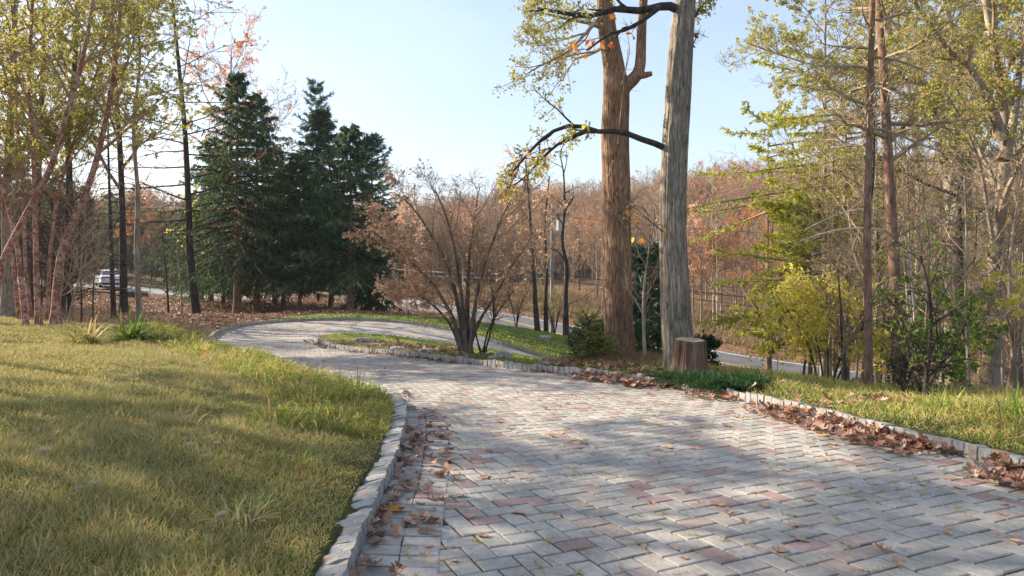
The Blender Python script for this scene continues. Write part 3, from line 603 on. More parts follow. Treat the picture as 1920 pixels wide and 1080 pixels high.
def fine_trunk(mb, P, R, sides=96, step=.035, amp=.035, seed=0, freq=9, cap=False):
    """trunk with real bark ridges: radius modulated by warped vertical furrows"""
    s = np.r_[0, np.cumsum(np.linalg.norm(np.diff(P, axis=0), axis=1))]; n = int(s[-1] / step); q = np.linspace(0, s[-1], n)
    C = np.stack([np.interp(q, s, P[:, k]) for k in range(3)], 1); r = np.interp(q, s, R)
    for _ in range(3): C[1:-1] = (C[:-2] + C[1:-1] * 2 + C[2:]) / 4
    T = nrm(np.gradient(C, axis=0)); U = nrm(np.cross(T, np.array([0, 1., .02]))); V = np.cross(T, U); a = np.arange(sides) / sides * 2 * np.pi
    A, Q = np.meshgrid(a, q); wx, wy = np.cos(A) * freq / 3, np.sin(A) * freq / 3
    f1 = np.abs(vnoise(wx * 3.4 + 40, wy * 3.4 + Q * .33, seed, 4) - .5) * 2; f2 = vnoise(wx * 8 + 9, wy * 8 + Q * 2.4, seed + 1, 3)
    f3 = vnoise(np.cos(A) * 1.2 + 5, Q * .5 + np.sin(A) * 1.2, seed + 2, 3)
    k = (amp * (np.minimum(f1 * 3.6, 1) - .6) + amp * .6 * (f2 - .5) + .16 * r[:, None] * (f3 - .5))
    P3 = C[:, None] + (r[:, None] + k)[..., None] * (U[:, None] * np.cos(A)[..., None] + V[:, None] * np.sin(A)[..., None])
    i = np.arange(n - 1)[:, None] * sides; j = np.arange(sides); mb.add(P3, np.stack([i + j, i + (j + 1) % sides, i + sides + (j + 1) % sides, i + sides + j], -1).reshape(-1, 4)); return P3

def broadleaf(name, base, label, cat, H=12., r0=.16, stems=None, seed=0, bark=None, twig=None, leaf=None, nleaf=0, lsize=.09, k=(9, 6, 5, 4), t0=.3, ang=(30, 60), up=.06, spread=.42,
              group=None, keep=None, wob=.02, lean=(0, 0), rend=.006, sides=7, droop=.2, wig=.14, flat=0., minr=.004, ltop=.0, flare=.6):
    """a tapered trunk or several, limbs, branches and twigs; leaves along the twigs. stems: list of (path, r0, r1) in world space"""
    rng = RNG(seed); base = np.asarray(base, float); root = empty(name, base, label, cat, group)
    if stems is None:
        P = trunk_path(rng, H, 14, wob, lean) + base; P[0, 2] -= .12; stems = [(P, r0, r0 * .12)]
    tr = MB(); br = MB(); l1P, l1R = [], []
    for P, a, b in stems:
        P = resample(P, max(.25, np.linalg.norm(P[-1] - P[0]) / 26)); R = rtaper(P, a, b, flare); tubes(tr, P, R, sides)
        p, r = grow(rng, P[None], R[None], k[0], t0, .98, ang, spread, 7, wig, up, .62, rend * 1.6, tap=.45); l1P.append(p); l1R.append(r)
    tr.build("trunk", bark or B_MID, root, base, True)
    P1, R1 = np.concatenate(l1P), np.concatenate(l1R); tubes(br, P1, R1, 5); ends = P1
    P2, R2 = grow(rng, P1, R1, k[1], .18, 1, (28, 60), .5, 5, wig * 1.1, up, .6, rend, az0=None); tubes(br, P2, R2, 4); ends = P2
    if k[2]:
        P3, R3 = grow(rng, P2, R2, k[2], .15, 1, (25, 60), .5, 4, wig * 1.2, up * .5, .6, max(minr, rend * .6), lmin=.25); tubes(br, P3, R3, 3); ends = P3
        if k[3]:
            P4, R4 = grow(rng, P3, R3, k[3], .15, 1, (25, 60), .55, 3, wig, up * .5, .6, max(minr, rend * .5), lmin=.18); tubes(br, P4, R4, 3); ends = P4
    br.build("branches", twig or bark or TWIG, root, base)
    if leaf is not None and nleaf:
        lf = MB(); cz = ends.mean(1); ends = ends[rng.random(len(ends)) < np.clip((vnoise(cz[:, 0] * 1.3 + cz[:, 2] * .7, cz[:, 1] * 1.3 - cz[:, 2] * 1.1, seed, 2) - .34) * 4, .12, 1)]; p, t = on_tubes(rng, ends, nleaf, .2)
        if ltop: kk = (p[:, 2] - base[2]) > ltop; p = p[kk]
        if keep is not None: p = p[rng.random(len(p)) < keep(p - base)]
        p = p + rng.normal(0, lsize * .35, p.shape); leaves(lf, rng, p, lsize, .62, droop, flat); lf.build("foliage", leaf, root, base)
    return root

def conifer(name, base, label, H=15., r0=.25, seed=0, bark=None, needles=None, group=None, z0=.12, width=.22, nb=150, droop=-.09, nsub=12, dens=9, nl=.2, nw=.05, twig=None, hang=.5, shape=.75,
            tipup=.10, lean=(0, 0), cat="conifer", gap=0., ragged=.25, ang=(70, 95), sides=8, vis=1.):
    rng = RNG(seed); base = np.asarray(base, float); root = empty(name, base, label, cat, group)
    P = trunk_path(rng, H, 16, .008, lean) + base; P[0, 2] -= .12; R = rtaper(P, r0, r0 * .06, .35); tr = MB(); tubes(tr, P, R, sides); tr.build("trunk", bark or B_PINE, root, base, True)
    t = z0 + (1 - z0) * (np.arange(nb) + rng.random(nb)) / nb; t = t[rng.random(nb) > gap]; nb = len(t)
    z = t * (len(P) - 1); i = np.minimum(z.astype(int), len(P) - 2); fr = (z - i)[:, None]; pos = P[i] * (1 - fr) + P[i + 1] * fr
    az = np.arange(nb) * 2.399 + rng.normal(0, .3, nb); tt = (t - z0) / (1 - z0)
    L = H * width * (1 - tt) ** shape * np.minimum(1, .55 + tt * 3) * rng.uniform(1 - ragged * 1.5, 1 + ragged, nb) + .25
    D = np.stack([np.cos(az), np.sin(az), -.12 + .75 * tt ** 2 + rng.normal(0, .06, nb)], 1); D = nrm(D); n = 8; Q = np.empty((nb, n, 3)); Q[:, 0] = pos
    for j in range(1, n):
        D = nrm(D + np.array([0, 0, 1.]) * (droop if j < 5 else tipup) + rng.normal(0, .05, D.shape)); Q[:, j] = Q[:, j - 1] + D * (L / (n - 1))[:, None]
    RR = np.linspace(1, .15, n)[None] * (.012 + .010 * L)[:, None]; br = MB(); tubes(br, Q, RR, 4)
    P2, R2 = grow(rng, Q, RR, nsub, .12, 1, (35, 65), .32, 4, .1, -.10 * hang * 2, .5, .004, az0=0., lmin=.25, tap=.6); tubes(br, P2, R2, 3); br.build("branches", twig or TWIGD, root, base)
    m = len(P2) * dens; p, tg = on_tubes(rng, P2, m, .0); d = tg * .7 + rdir(rng, m) * .55 + np.array([0, 0, -hang])
    k2 = nb * 40; p3, t3 = on_tubes(rng, Q, k2, .25); d3 = t3 * .6 + rdir(rng, k2) * .7 + np.array([0, 0, -hang * .5])
    lf = MB(); blades(lf, rng, np.concatenate([p, p3]), np.concatenate([d, d3]), nl * rng.uniform(.6, 1.3, m + k2), nw * rng.uniform(.7, 1.3, m + k2), .4); lf.build("foliage", needles or SPRUCE, root, base)
    return root

def dup(root, loc, rz=0., s=1., label=None, group=None):
    r = root.copy(); COL.objects.link(r); r.location = [float(v) for v in loc]; r.rotation_euler = (0, 0, rz); r.scale = (s, s, s)
    if label: r['label'] = label
    if group: r['group'] = group
    for ch in root.children:
        c = ch.copy(); COL.objects.link(c); c.parent = r
        for g in ch.children: h = g.copy(); COL.objects.link(h); h.parent = c
    return r
def put(root, loc): root.location = [float(v) for v in loc]; return root

# ------------------------------------------------------------------ the two big trunks and the stump
rng = RNG(500)
bA = at(1160, 15.4); dA = 15.4
A = empty("oak_tree", bA, "thick red brown trunk that forks high up, standing left of the straight grey trunk", "tree")
PA_ = px_path([(1162, 690), (1160, 600), (1157, 480), (1155, 350), (1153, 250), (1155, 175), (1150, 120), (1137, 40), (1133, -60), (1140, -220), (1150, -420)], dA)
RA = np.interp(np.linspace(0, 1, len(PA_)), [0, .1, .3, .5, .6, .7, 1], [.36, .315, .30, .29, .23, .19, .08])
tm = MB(); fine_trunk(tm, PA_, RA, 150, .03, .020, 3, 13)
PA2 = px_path([(1160, 200), (1170, 165), (1188, 148), (1200, 125), (1203, 60), (1208, -20), (1215, -140), (1230, -300)], dA - .05); RA2 = np.interp(np.linspace(0, 1, len(PA2)), [0, .2, .4, 1], [.17, .15, .12, .05])
fine_trunk(tm, PA2, RA2, 60, .04, .014, 8, 9)
PK = px_path([(1196, 140), (1208, 141), (1222, 138)], dA - .1); fine_trunk(tm, PK, np.linspace(.10, .05, len(PK)), 24, .03, .01, 9); tubes(tm, PK[-2:], np.array([.05, .004]), 16)
tm.build("trunk", B_OAK, A, bA, True)
limbs = [px_path(*a) for a in (([(1140, 60), (1110, 45), (1075, 38), (1040, 30), (1000, 20)], dA), ([(1138, 20), (1100, 60), (1060, 100), (1010, 125), (985, 140)], [dA, dA - .5, dA - 1, dA - 1.4, dA - 1.6]),
         ([(1140, 80), (1110, 100), (1075, 108), (1030, 90), (1000, 70)], [dA, dA + .5, dA + 1, dA + 1.5, dA + 1.8]), ([(1135, -40), (1090, -50), (1040, -20), (990, 10)], dA),
         ([(1210, -60), (1260, -90), (1310, -60)], dA), ([(1140, -200), (1080, -280), (1000, -300)], dA), ([(1150, -300), (1220, -380), (1300, -400)], dA))]
lP = np.stack([resample(p, np.linalg.norm(np.diff(p, axis=0), axis=1).sum() / 7.01)[:8] for p in limbs]); lR = np.linspace(1, .25, 8)[None] * np.full((len(lP), 1), .05)
br = MB(); tubes(br, lP, lR, 6); P2, R2 = grow(rng, lP, lR, 7, .15, 1, (25, 55), .55, 6, .16, .02, .6, .006); tubes(br, P2, R2, 4)
P3, R3 = grow(rng, P2, R2, 6, .1, 1, (25, 60), .5, 5, .18, 0, .6, .004); tubes(br, P3, R3, 3); P4, R4 = grow(rng, P3, R3, 3, .2, 1, (25, 60), .6, 3, .15, 0, .6, .003, lmin=.12); tubes(br, P4, R4, 3); br.build("branches", TWIG, A, bA)
p, t = on_tubes(rng, P4, 5200, .1); f = MB(); leaves(f, rng, p + rng.normal(0, .05, p.shape), .075, .5, .25); f.build("foliage", OLIVE, A, bA)
# vine sprigs with yellow leaves on the lower trunk, orange ones by the fork
v = MB(); lf = MB(); vp = []
for a in ([(1168, 420), (1150, 385), (1135, 350)], [(1150, 300), (1140, 330), (1125, 345)], [(1168, 400), (1190, 385), (1215, 400), (1235, 430)], [(1175, 390), (1200, 360), (1222, 345)], [(1158, 270), (1165, 200), (1172, 140), (1178, 90)], [(1165, 160), (1180, 100), (1176, 60)]): vp.append(resample(px_path(a, dA - .42), .05))
vp = [resample(q, np.linalg.norm(np.diff(q, axis=0), axis=1).sum() / 6.01)[:7] for q in vp]; vp = np.stack(vp); vr = np.linspace(.014, .005, 7)[None] * np.ones((len(vp), 1)); tubes(v, vp, vr, 4)
P2, R2 = grow(rng, vp, vr, 5, .1, 1, (30, 80), .35, 4, .25, 0, .6, .003, lmin=.12); tubes(v, P2, R2, 3); vo = v.build("vine", TWIG, A, bA)
p, t = on_tubes(rng, P2[:20], 62, .2); leaves(lf, rng, p, .13, .8, .2); lf.build("vine_leaves", YELLOW, vo)
lf = MB(); p, t = on_tubes(rng, P2[20:], 46, .2); leaves(lf, rng, p, .11, .8, .2); lf.build("vine_leaves", RUSTL, vo)

bB = at(1270, 12.7); dB = 12.7
B = empty("oak_tree", bB, "straight grey furrowed trunk rising behind the stump, with one long low limb", "tree")
PB_ = px_path([(1278, 722), (1274, 690), (1268, 600), (1262, 480), (1262, 380), (1265, 280), (1271, 180), (1278, 80), (1285, 0), (1290, -120), (1300, -320), (1305, -560)], dB)
RB = np.interp(np.linspace(0, 1, len(PB_)), [0, .05, .14, .3, .5, .65, 1], [.40, .34, .285, .25, .232, .21, .09]); tm = MB(); fine_trunk(tm, PB_, RB, 150, .03, .022, 23, 12); tm.build("trunk", B_GREY, B, bB, True)
limbs = [(([(1252, 280), (1225, 268), (1200, 260), (1175, 250), (1150, 246), (1115, 246), (1085, 235), (1050, 240), (1015, 262), (980, 300), (955, 330)], np.linspace(dB, dB - .9, 11)), .062),
         (([(1100, 243), (1070, 258), (1040, 275), (1005, 310), (975, 340), (950, 352)], dB - .8), .035), (([(1275, 20), (1250, 10), (1230, 14), (1195, 20), (1150, 17), (1110, 30), (1060, 25), (1010, 15)], np.linspace(dB, dB - .8, 8)), .085),
         (([(1236, 14), (1205, 38), (1175, 55), (1140, 66), (1100, 95)], np.linspace(dB - .3, dB - .7, 5)), .05), (([(1285, 60), (1310, 20), (1335, -10)], dB), .03), (([(1280, 110), (1300, 80), (1312, 60)], dB), .018),
         (([(1250, 440), (1225, 420), (1190, 390), (1160, 380)], [dB, dB - .3, dB - .6, dB - .8]), .012), (([(1258, 600), (1225, 540), (1218, 470), (1230, 400)], dB + .4), .014), (([(1286, -60), (1210, -150), (1120, -200)], dB), .07), (([(1295, -200), (1380, -280), (1450, -300)], dB), .07)]
br = MB(); LP, LR = [], []
for a, r in limbs:
    p = px_path(*a); p = resample(p, np.linalg.norm(np.diff(p, axis=0), axis=1).sum() / 12.01)[:13]; LP.append(p); LR.append(np.linspace(r, r * .28, 13))
LP, LR = np.stack(LP), np.stack(LR); tubes(br, LP, LR, 9); P2, R2 = grow(rng, LP, LR, 7, .3, 1, (25, 60), .3, 6, .18, -.02, .55, .005, tap=.3); tubes(br, P2, R2, 4)
P3, R3 = grow(rng, P2, R2, 4, .1, 1, (25, 60), .45, 5, .18, -.03, .6, .004); tubes(br, P3, R3, 3); P4, R4 = grow(rng, P3, R3, 2, .2, 1, (25, 60), .6, 3, .15, 0, .6, .003, lmin=.1); tubes(br, P4, R4, 3); br.build("branches", B_DARK, B, bB)
e = P4.reshape(10, -1, 3, 3)
p, t = on_tubes(rng, e[0].reshape(-1, 3, 3), 900, .1); f = MB(); leaves(f, rng, p + rng.normal(0, .05, p.shape), .065, .5, .25); f.build("foliage", OLIVE, B, bB)
p, t = on_tubes(rng, np.concatenate([e[2], e[4], e[8], e[9]]), 1500, .1); f = MB(); leaves(f, rng, p + rng.normal(0, .05, p.shape), .07, .5, .25); f.build("foliage", OLIVE, B, bB)
p, t = on_tubes(rng, P4, 80, .1); f = MB(); leaves(f, rng, p, .12, .75, .3); f.build("oak_leaves", ORANGEM, B, bB)
p, t = on_tubes(rng, np.concatenate([e[1], e[0]]), 40, .1); f = MB(); leaves(f, rng, p, .12, .75, .3); f.build("oak_leaves", YELLOW, B, bB)

bS = at(1293, 12.0); S = empty("tree_stump", bS, "weathered sawn stump in front of the straight grey trunk", "stump")
zz = np.linspace(-.12, .62, 8); PS = bS + np.stack([.03 * zz, 0 * zz, zz], 1); tm = MB(); P3 = fine_trunk(tm, PS, np.interp(zz, [-.12, 0, .2, .62], [.46, .35, .285, .25]), 120, .015, .034, 41, 9)
top = P3[-1]; c = top.mean(0); top[:, 2] += (vnoise(np.cos(np.arange(len(top)) * .0524) * 3 + 9, np.sin(np.arange(len(top)) * .0524) * 3 + 9, 5, 3) - .5) * .05; c2 = np.vstack([top, c + (top - c) * .8 + [0, 0, .008], c + (top - c) * .4 + [0, 0, -.012], c + [[0, 0, -.02]]]); n = 120; j = np.arange(n); j2 = (j + 1) % n
tm.build("trunk", B_STUMP, S, bS, True); cm = MB(); c2[:, 2] += .0; cm.add(c2, np.concatenate([np.stack([a * n + j, a * n + j2, (a + 1) * n + j2, (a + 1) * n + j], 1) for a in (0, 1)]), np.stack([2 * n + j, 2 * n + j2, np.full(n, 3 * n)], 1))
def rings():
    m, t, o = newmat("sawn_wood"); v = coords(t); wv = nd(t, "TexWave", Scale=14., Distortion=3., Detail=3.); wv.wave_type = 'RINGS'; wv.rings_direction = 'Z'; t.links.new(v, wv.inputs[0])
    c = ramp(t, wv.outputs[1], [(.28, .19, .12), (.42, .31, .21)]).outputs[0]; p = nd(t, "BsdfPrincipled", Roughness=.85); t.links.new(c, p.inputs['Base Color']); t.links.new(p.outputs[0], o.inputs[0]); return m
cm.build("cut_face", rings(), S, bS)

# ------------------------------------------------------------------ copper dogwood and its small neighbour on the island
bD = hit(872, 664, 10); dD = bD[1]
st = [([(868, 664), (850, 600), (820, 545), (780, 500), (735, 462), (700, 435)], .07), ([(870, 664), (862, 590), (840, 500), (802, 430), (770, 385), (745, 365)], .075), ([(873, 664), (868, 580), (855, 480), (838, 410), (822, 370), (808, 350)], .07),
      ([(876, 664), (876, 580), (880, 480), (890, 410), (895, 370), (900, 350)], .075), ([(880, 664), (888, 590), (905, 510), (925, 450), (945, 400), (960, 370)], .065), ([(866, 664), (845, 610), (815, 575), (780, 550), (745, 530)], .045), ([(878, 664), (895, 610), (930, 550), (965, 490), (1000, 440)], .05)]
stems = [(px_path(a, bD[1] + np.linspace(0, dz, len(a))), r, .012) for (a, r), dz in zip(st, (-.4, .5, -.9, .8, -.5, .7, .6))]
broadleaf("dogwood_tree", bD, "multi-stemmed dogwood with coppery pink leaves on the grass island", "tree", stems=stems, seed=61, bark=B_DOG, twig=TWIGR, leaf=COPPER, nleaf=19000, lsize=.07, k=(8, 6, 5, 2), t0=.28, ang=(20, 50), up=.07, spread=.36, rend=.0045, minr=.003, wig=.12, sides=9, flat=.7, keep=lambda q: np.clip(.62 - q[:, 0] * .30 - (q[:, 2] - 2.4) * .34, .04, 1) * np.clip((vnoise(q[:, 0] * 1.6, q[:, 2] * 2.6 + q[:, 1], 5, 2) - .33) * 5, .05, 1))
b2 = hit(905, 664, 10); st = [[(903, 666), (893, 630), (890, 590), (898, 555)], [(905, 666), (915, 620), (935, 585), (962, 545)], [(907, 666), (918, 630), (926, 585), (920, 530)]]
broadleaf("sapling", b2, "small leafless many-stemmed sapling right beside the copper dogwood", "tree", stems=[(px_path(a, b2[1]), .028, .006) for a in st], seed=62, bark=B_DARK, twig=TWIGD, k=(7, 4, 3, 0), t0=.3, up=.05, spread=.45, rend=.003, minr=.0025)

# ------------------------------------------------------------------ spruces beyond the bend
sp = [("spruce_tree", 445, 39, 13.8, .26, .2, 120, .10, "tall dark spruce with a bare lower trunk, leftmost of the spruces", .225),
      ("spruce_tree", 482, 41.5, 13.2, .24, .17, 110, .12, "dark spruce crowded against the right of the tallest spruce", .21),
      ("spruce_tree", 562, 40, 9.2, .13, .24, 90, .08, "slender short spruce in the middle of the spruce row", .24),
      ("spruce_tree", 657, 38.5, 10.4, .22, .17, 120, .08, "rust-trunked spruce with drooping boughs at the edge of the bank", .225),
      ("spruce_tree", 515, 46, 10.5, .16, .2, 90, .05, "dark spruce filling the gap behind the spruce row", .25), ("spruce_tree", 395, 48, 11.5, .18, .08, 90, .05, "shaggy spruce behind the leaning larch trunk", .24), ("spruce_tree", 418, 43.5, 9.5, .15, .14, 90, .05, "shorter spruce just left of the tallest spruce", .26), ("spruce_tree", 532, 44, 8.8, .16, .16, 90, .05, "spruce standing behind the slender short one", .25), ("spruce_tree", 620, 45, 7.6, .16, .2, 90, .05, "spruce filling the space before the pair of bare trunks", .26)]
for i, (n_, px, d, H, r, z0, nb, dr_, lb, wd) in enumerate(sp):
    conifer(n_, at(px, d), lb, H, r, 200 + i, B_PINE, SPRUCE, "spruces along the bank beyond the bend", z0=z0, width=wd * 1.7, nb=int(nb * 1.1), droop=-.085, nsub=14, dens=17, nl=.22, nw=.036, hang=.9, shape=.85, ragged=.38, tipup=.13)
conifer("spruce_tree", at(692, 40), "low spruce with one bough sweeping down toward the road", 5.4, .14, 210, B_PINE, SPRUCE, "spruces along the bank beyond the bend", z0=.08, width=.36, nb=70, droop=-.10, nsub=11, dens=9, nl=.28, nw=.055, hang=.7)
conifer("pine_tree", at(592, 53), "slim open-crowned pine rising highest behind the spruce row", 16.6, .2, 211, B_PINE, BLUES, z0=.40, width=.15, nb=85, droop=.02, nsub=11, dens=12, nl=.26, nw=.035, hang=.0, shape=.55, gap=.15, ragged=.5)
conifer("pine_tree", at(697, 50), "bluish bushy pine behind the copper dogwood", 12.2, .24, 212, B_PINE, BLUES, z0=.2, width=.22, nb=110, droop=.03, nsub=12, dens=14, nl=.26, nw=.04, hang=.0, shape=.5, ragged=.4)
for px, lb in ((597, "left trunk of the pair of bare red brown trunks by the timber rail"), (606, "right trunk of the pair of bare red brown trunks by the timber rail")):
    conifer("pine_tree", at(px, 51.5), lb, 14, .2, px, B_PINE, SPRUCE, z0=.32, width=.2, nb=80, nsub=9, dens=9, nl=.32, nw=.07, hang=.5)

# larch with bare tiers of orange needles
bL = at(370, 37); root = empty("larch_tree", bL, "leaning dark larch with sparse tiers of orange needles", "tree"); P = px_path([(370, 600), (362, 540), (355, 460), (353, 380), (347, 250), (335, 120), (323, 0), (315, -90), (312, -170)], 37); R = rtaper(P, .24, .03, .2)
tr = MB(); tubes(tr, P, R, 10); tr.build("trunk", B_DARK, root, bL, True); rng = RNG(71)
P1, R1 = grow(rng, resample(P, .6)[None], np.interp(np.linspace(0, 1, len(resample(P, .6))), np.linspace(0, 1, len(P)), R)[None], 46, .22, 1, (75, 100), .30, 9, .06, .012, .3, .01, tap=.35)
br = MB(); tubes(br, P1, R1, 5); P2, R2 = grow(rng, P1, R1, 12, .2, 1, (35, 60), .25, 4, .1, -.02, .5, .006, az0=0.); tubes(br, P2, R2, 3); br.build("branches", TWIGD, root, bL)
hh = rng.random(len(P2)) < .55; p, t = on_tubes(rng, P2[hh], 9000, .2); f = MB(); blades(f, rng, p, t * .3 + rdir(rng, 9000), .09, .035); f.build("foliage", LARCH, root, bL)
# straight dead conifer between birches and lane
bL = at(211, 30); root = empty("dead_conifer", bL, "straight thin dead trunk bristling with bare horizontal twigs, right of the birches", "tree"); P = px_path([(213, 600), (209, 480), (205, 350), (203, 270), (203, 190)], 30); R = rtaper(P, .13, .02, .2); tr = MB(); tubes(tr, P, R, 8); tr.build("trunk", B_DARK, root, bL, True)
Pq = resample(P, .5); P1, R1 = grow(rng, Pq[None], np.linspace(.12, .03, len(Pq))[None], 60, .1, 1, (75, 100), .24, 7, .07, .0, .25, .006, tap=.3); br = MB(); tubes(br, P1, R1, 4); P2, R2 = grow(rng, P1, R1, 7, .2, 1, (35, 65), .35, 4, .15, 0, .5, .004); tubes(br, P2, R2, 3); br.build("branches", TWIGD, root, bL)

# ------------------------------------------------------------------ birches and neighbours on the lawn's crest
def px_tree(name, label, stems, d, seed, cat="tree", **kw):
    base = at(stems[0][0][0][0], d); ss = []
    for pts, r0, r1, dz in stems:
        P = px_path(pts, d + np.linspace(0, dz, len(pts)))
        if pts is stems[0][0] or pts[0][1] > 560: P[0, 2] = min(P[0, 2], gz(P[0, 0], P[0, 1]) - .1)
        ss.append((P, r0, r1))
    return broadleaf(name, base, label, cat, stems=ss, seed=seed, **kw)
O = dict(leaf=OLIVE, lsize=.065)
px_tree("river_birch", "river birch with a pink peeling stem leaning hard to the right", [([(103, 608), (108, 520), (122, 450), (150, 390), (175, 320), (193, 250), (210, 160), (222, 60), (230, -60), (236, -200)], .12, .03, 1.0)], 18.5, 301, bark=B_BIRCH, twig=TWIGR, nleaf=11500, k=(14, 7, 4, 3), t0=.38, spread=.28, up=.03, rend=.004, ltop=4.2, minr=.003, **O)
px_tree("river_birch", "upright river birch stem with peeling red bark, second from the picture's edge", [([(72, 608), (68, 500), (66, 400), (62, 280), (55, 150), (60, 20), (66, -140)], .08, .03, .3)], 18.0, 302, bark=B_BIRCH, twig=TWIGR, nleaf=9000, k=(14, 7, 4, 2), t0=.42, spread=.26, up=.03, rend=.004, ltop=4.2, minr=.003, **O)
px_tree("river_birch", "forked river birch whose stem sweeps from low left up to the right", [([(-20, 612), (0, 505), (40, 420), (75, 355), (100, 300), (120, 230), (150, 130), (175, 0), (190, -160)], .11, .03, -.5), ([(48, 608), (40, 530), (30, 450), (8, 360), (-20, 260), (-40, 120)], .075, .03, .5)], 17.5, 303, bark=B_BIRCH, twig=TWIGR, nleaf=11500, k=(12, 7, 4, 3), t0=.42, spread=.28, up=.03, rend=.004, ltop=4.2, minr=.003, **O)
px_tree("oak_tree", "thick grey trunk cut by the left side of the picture, behind the forked birch", [([(14, 606), (14, 480), (12, 380), (18, 250), (25, 120), (30, -60)], .19, .06, .5), ([(16, 330), (-10, 310), (-60, 290)], .07, .02, 0), ([(15, 300), (60, 262), (120, 240), (160, 232)], .06, .015, -.6)], 20.5, 304, bark=B_GREY, twig=TWIG, nleaf=14000, k=(12, 6, 4, 3), t0=.3, spread=.34, up=.03, rend=.005, ltop=4.5, **O)
px_tree("maple_tree", "slim dark trunk with a high olive crown standing behind the leaning birch", [([(112, 600), (120, 480), (130, 360), (128, 250), (140, 120), (150, -40), (160, -200)], .16, .04, .5)], 25, 305, bark=B_DARK, twig=TWIG, nleaf=19000, k=(14, 7, 4, 3), t0=.4, spread=.32, up=.03, rend=.005, ltop=5.6, **O)
px_tree("maple_tree", "tall thin tree with a pale olive crown above the dead conifer", [([(262, 600), (256, 480), (258, 360), (250, 240), (262, 120), (258, 0), (262, -140)], .12, .03, .5)], 27, 306, bark=B_MID, twig=TWIG, nleaf=19000, k=(14, 7, 4, 3), t0=.4, spread=.30, up=.04, rend=.005, ltop=6.2, **O)
px_tree("river_birch", "slender river birch rising behind the leaning one, its top bent to the right", [([(90, 602), (92, 500), (100, 420), (118, 330), (150, 230), (186, 120), (215, 20), (235, -80)], .06, .02, .5)], 20, 307, bark=B_BIRCH, twig=TWIGR, nleaf=9000, k=(16, 7, 5, 2), t0=.3, spread=.3, up=.03, rend=.004, ltop=4.4, **O)
px_tree("river_birch", "thin red river birch crossing behind the forked one toward the left", [([(36, 604), (28, 520), (15, 430), (-5, 330), (-30, 200)], .06, .02, .5), ([(60, 604), (48, 500), (44, 380), (34, 250), (28, 120), (20, -20)], .06, .02, .3)], 19.5, 308, bark=B_BIRCH, twig=TWIGR, nleaf=9000, k=(16, 7, 5, 2), t0=.3, spread=.3, up=.03, rend=.004, ltop=4.4, **O)
px_tree("maple_tree", "broad olive crowned tree standing deeper in the wood at the left", [([(60, 600), (66, 450), (72, 300), (80, 150), (84, 0), (90, -150)], .2, .05, .3)], 30, 309, bark=B_DARK, twig=TWIG, nleaf=30000, k=(18, 8, 5, 3), t0=.28, spread=.42, up=.03, rend=.005, ltop=5.2, **dict(O, lsize=.085))
px_tree("maple_tree", "olive crowned tree between the dead conifer and the larch, deep in the wood", [([(232, 600), (230, 450), (226, 300), (216, 150), (210, 0), (200, -150)], .2, .05, .3)], 33, 310, bark=B_DARK, twig=TWIG, nleaf=32000, k=(18, 8, 5, 3), t0=.3, spread=.42, up=.03, rend=.005, ltop=6, **dict(O, lsize=.085))
for i, (a, lb) in enumerate((([(103, 606), (112, 560), (118, 520), (119, 440)], "pale thin sapling stem leaning beside the leaning birch's foot"), ([(128, 606), (138, 560), (150, 515), (158, 420)], "thin grey sapling tilting right, beyond the pale sapling"), ([(153, 604), (152, 540), (148, 470), (150, 380)], "dark upright sapling with bare twigs, left of the thinnest one"),
                             ([(174, 604), (175, 540), (182, 480), (186, 400)], "thinnest dark sapling, nearest the dead conifer on the left"), ([(316, 584), (312, 520), (305, 450), (300, 390)], "thin dark sapling on the leafy bank under the larch"), ([(341, 580), (338, 520), (332, 470), (330, 400)], "pale sapling on the leafy bank, nearest the larch trunk"))):
    px_tree("sapling", lb, [(a, (.045, .04, .035, .03, .07, .06)[i], .01, .2)], (19, 20, 21, 22, 37, 37.5)[i], 320 + i, bark=(B_PALE, B_GREY, B_DARK, B_DARK, B_DARK, B_PALE)[i], twig=TWIG, k=(10, 5, 3, 0), t0=.2, spread=.45, rend=.004)
broadleaf("oak_tree", at(430, 55), "tall oak with thin rusty red leaves showing above the spruces", "tree", 20, .3, seed=330, bark=B_DARK, twig=TWIG, leaf=RUSTL, nleaf=6000, lsize=.13, k=(16, 7, 5, 3), t0=.35, spread=.42, up=.06, rend=.01, minr=.008)
broadleaf("oak_tree", at(500, 62), "bare grey crowned tree seen between spruce and pine tops", "tree", 18, .25, seed=331, bark=B_MID, k=(14, 7, 5, 3), t0=.35, spread=.4, rend=.01, minr=.008)
broadleaf("yellow_shrub", at(372, 46), "shrub with bright yellow leaves showing behind the larch trunk", "shrub", 6.8, .07, seed=332, leaf=YELLOW, nleaf=1500, lsize=.13, k=(10, 6, 3, 0), t0=.35, spread=.4, ltop=3)

# ------------------------------------------------------------------ trees along the right of the drive
px_tree("pine_tree", "slim straight trunk, the left of two slender reddish trunks standing close together", [([(1628, 742), (1628, 600), (1626, 450), (1629, 300), (1632, 150), (1636, 0), (1640, -160), (1642, -330)], .075, .035, .2)], 11.6, 401, bark=B_PINE, twig=TWIG, k=(26, 6, 3, 2), t0=.42, ang=(65, 95), spread=.16, up=.015, rend=.003, minr=.0025, flare=.3, leaf=OLIVE, nleaf=2600, lsize=.05, ltop=5, sides=12)
px_tree("pine_tree", "reddish scaly trunk leaning left as it rises, the right of two slender trunks", [([(1688, 745), (1683, 640), (1678, 520), (1671, 400), (1664, 270), (1657, 140), (1648, 0), (1640, -150), (1634, -330)], .115, .05, .2)], 12.6, 402, bark=B_PINE, twig=TWIG, k=(26, 6, 3, 2), t0=.40, ang=(65, 95), spread=.17, up=.015, rend=.003, minr=.0025, flare=.3, leaf=OLIVE, nleaf=3000, lsize=.05, ltop=5, sides=14)
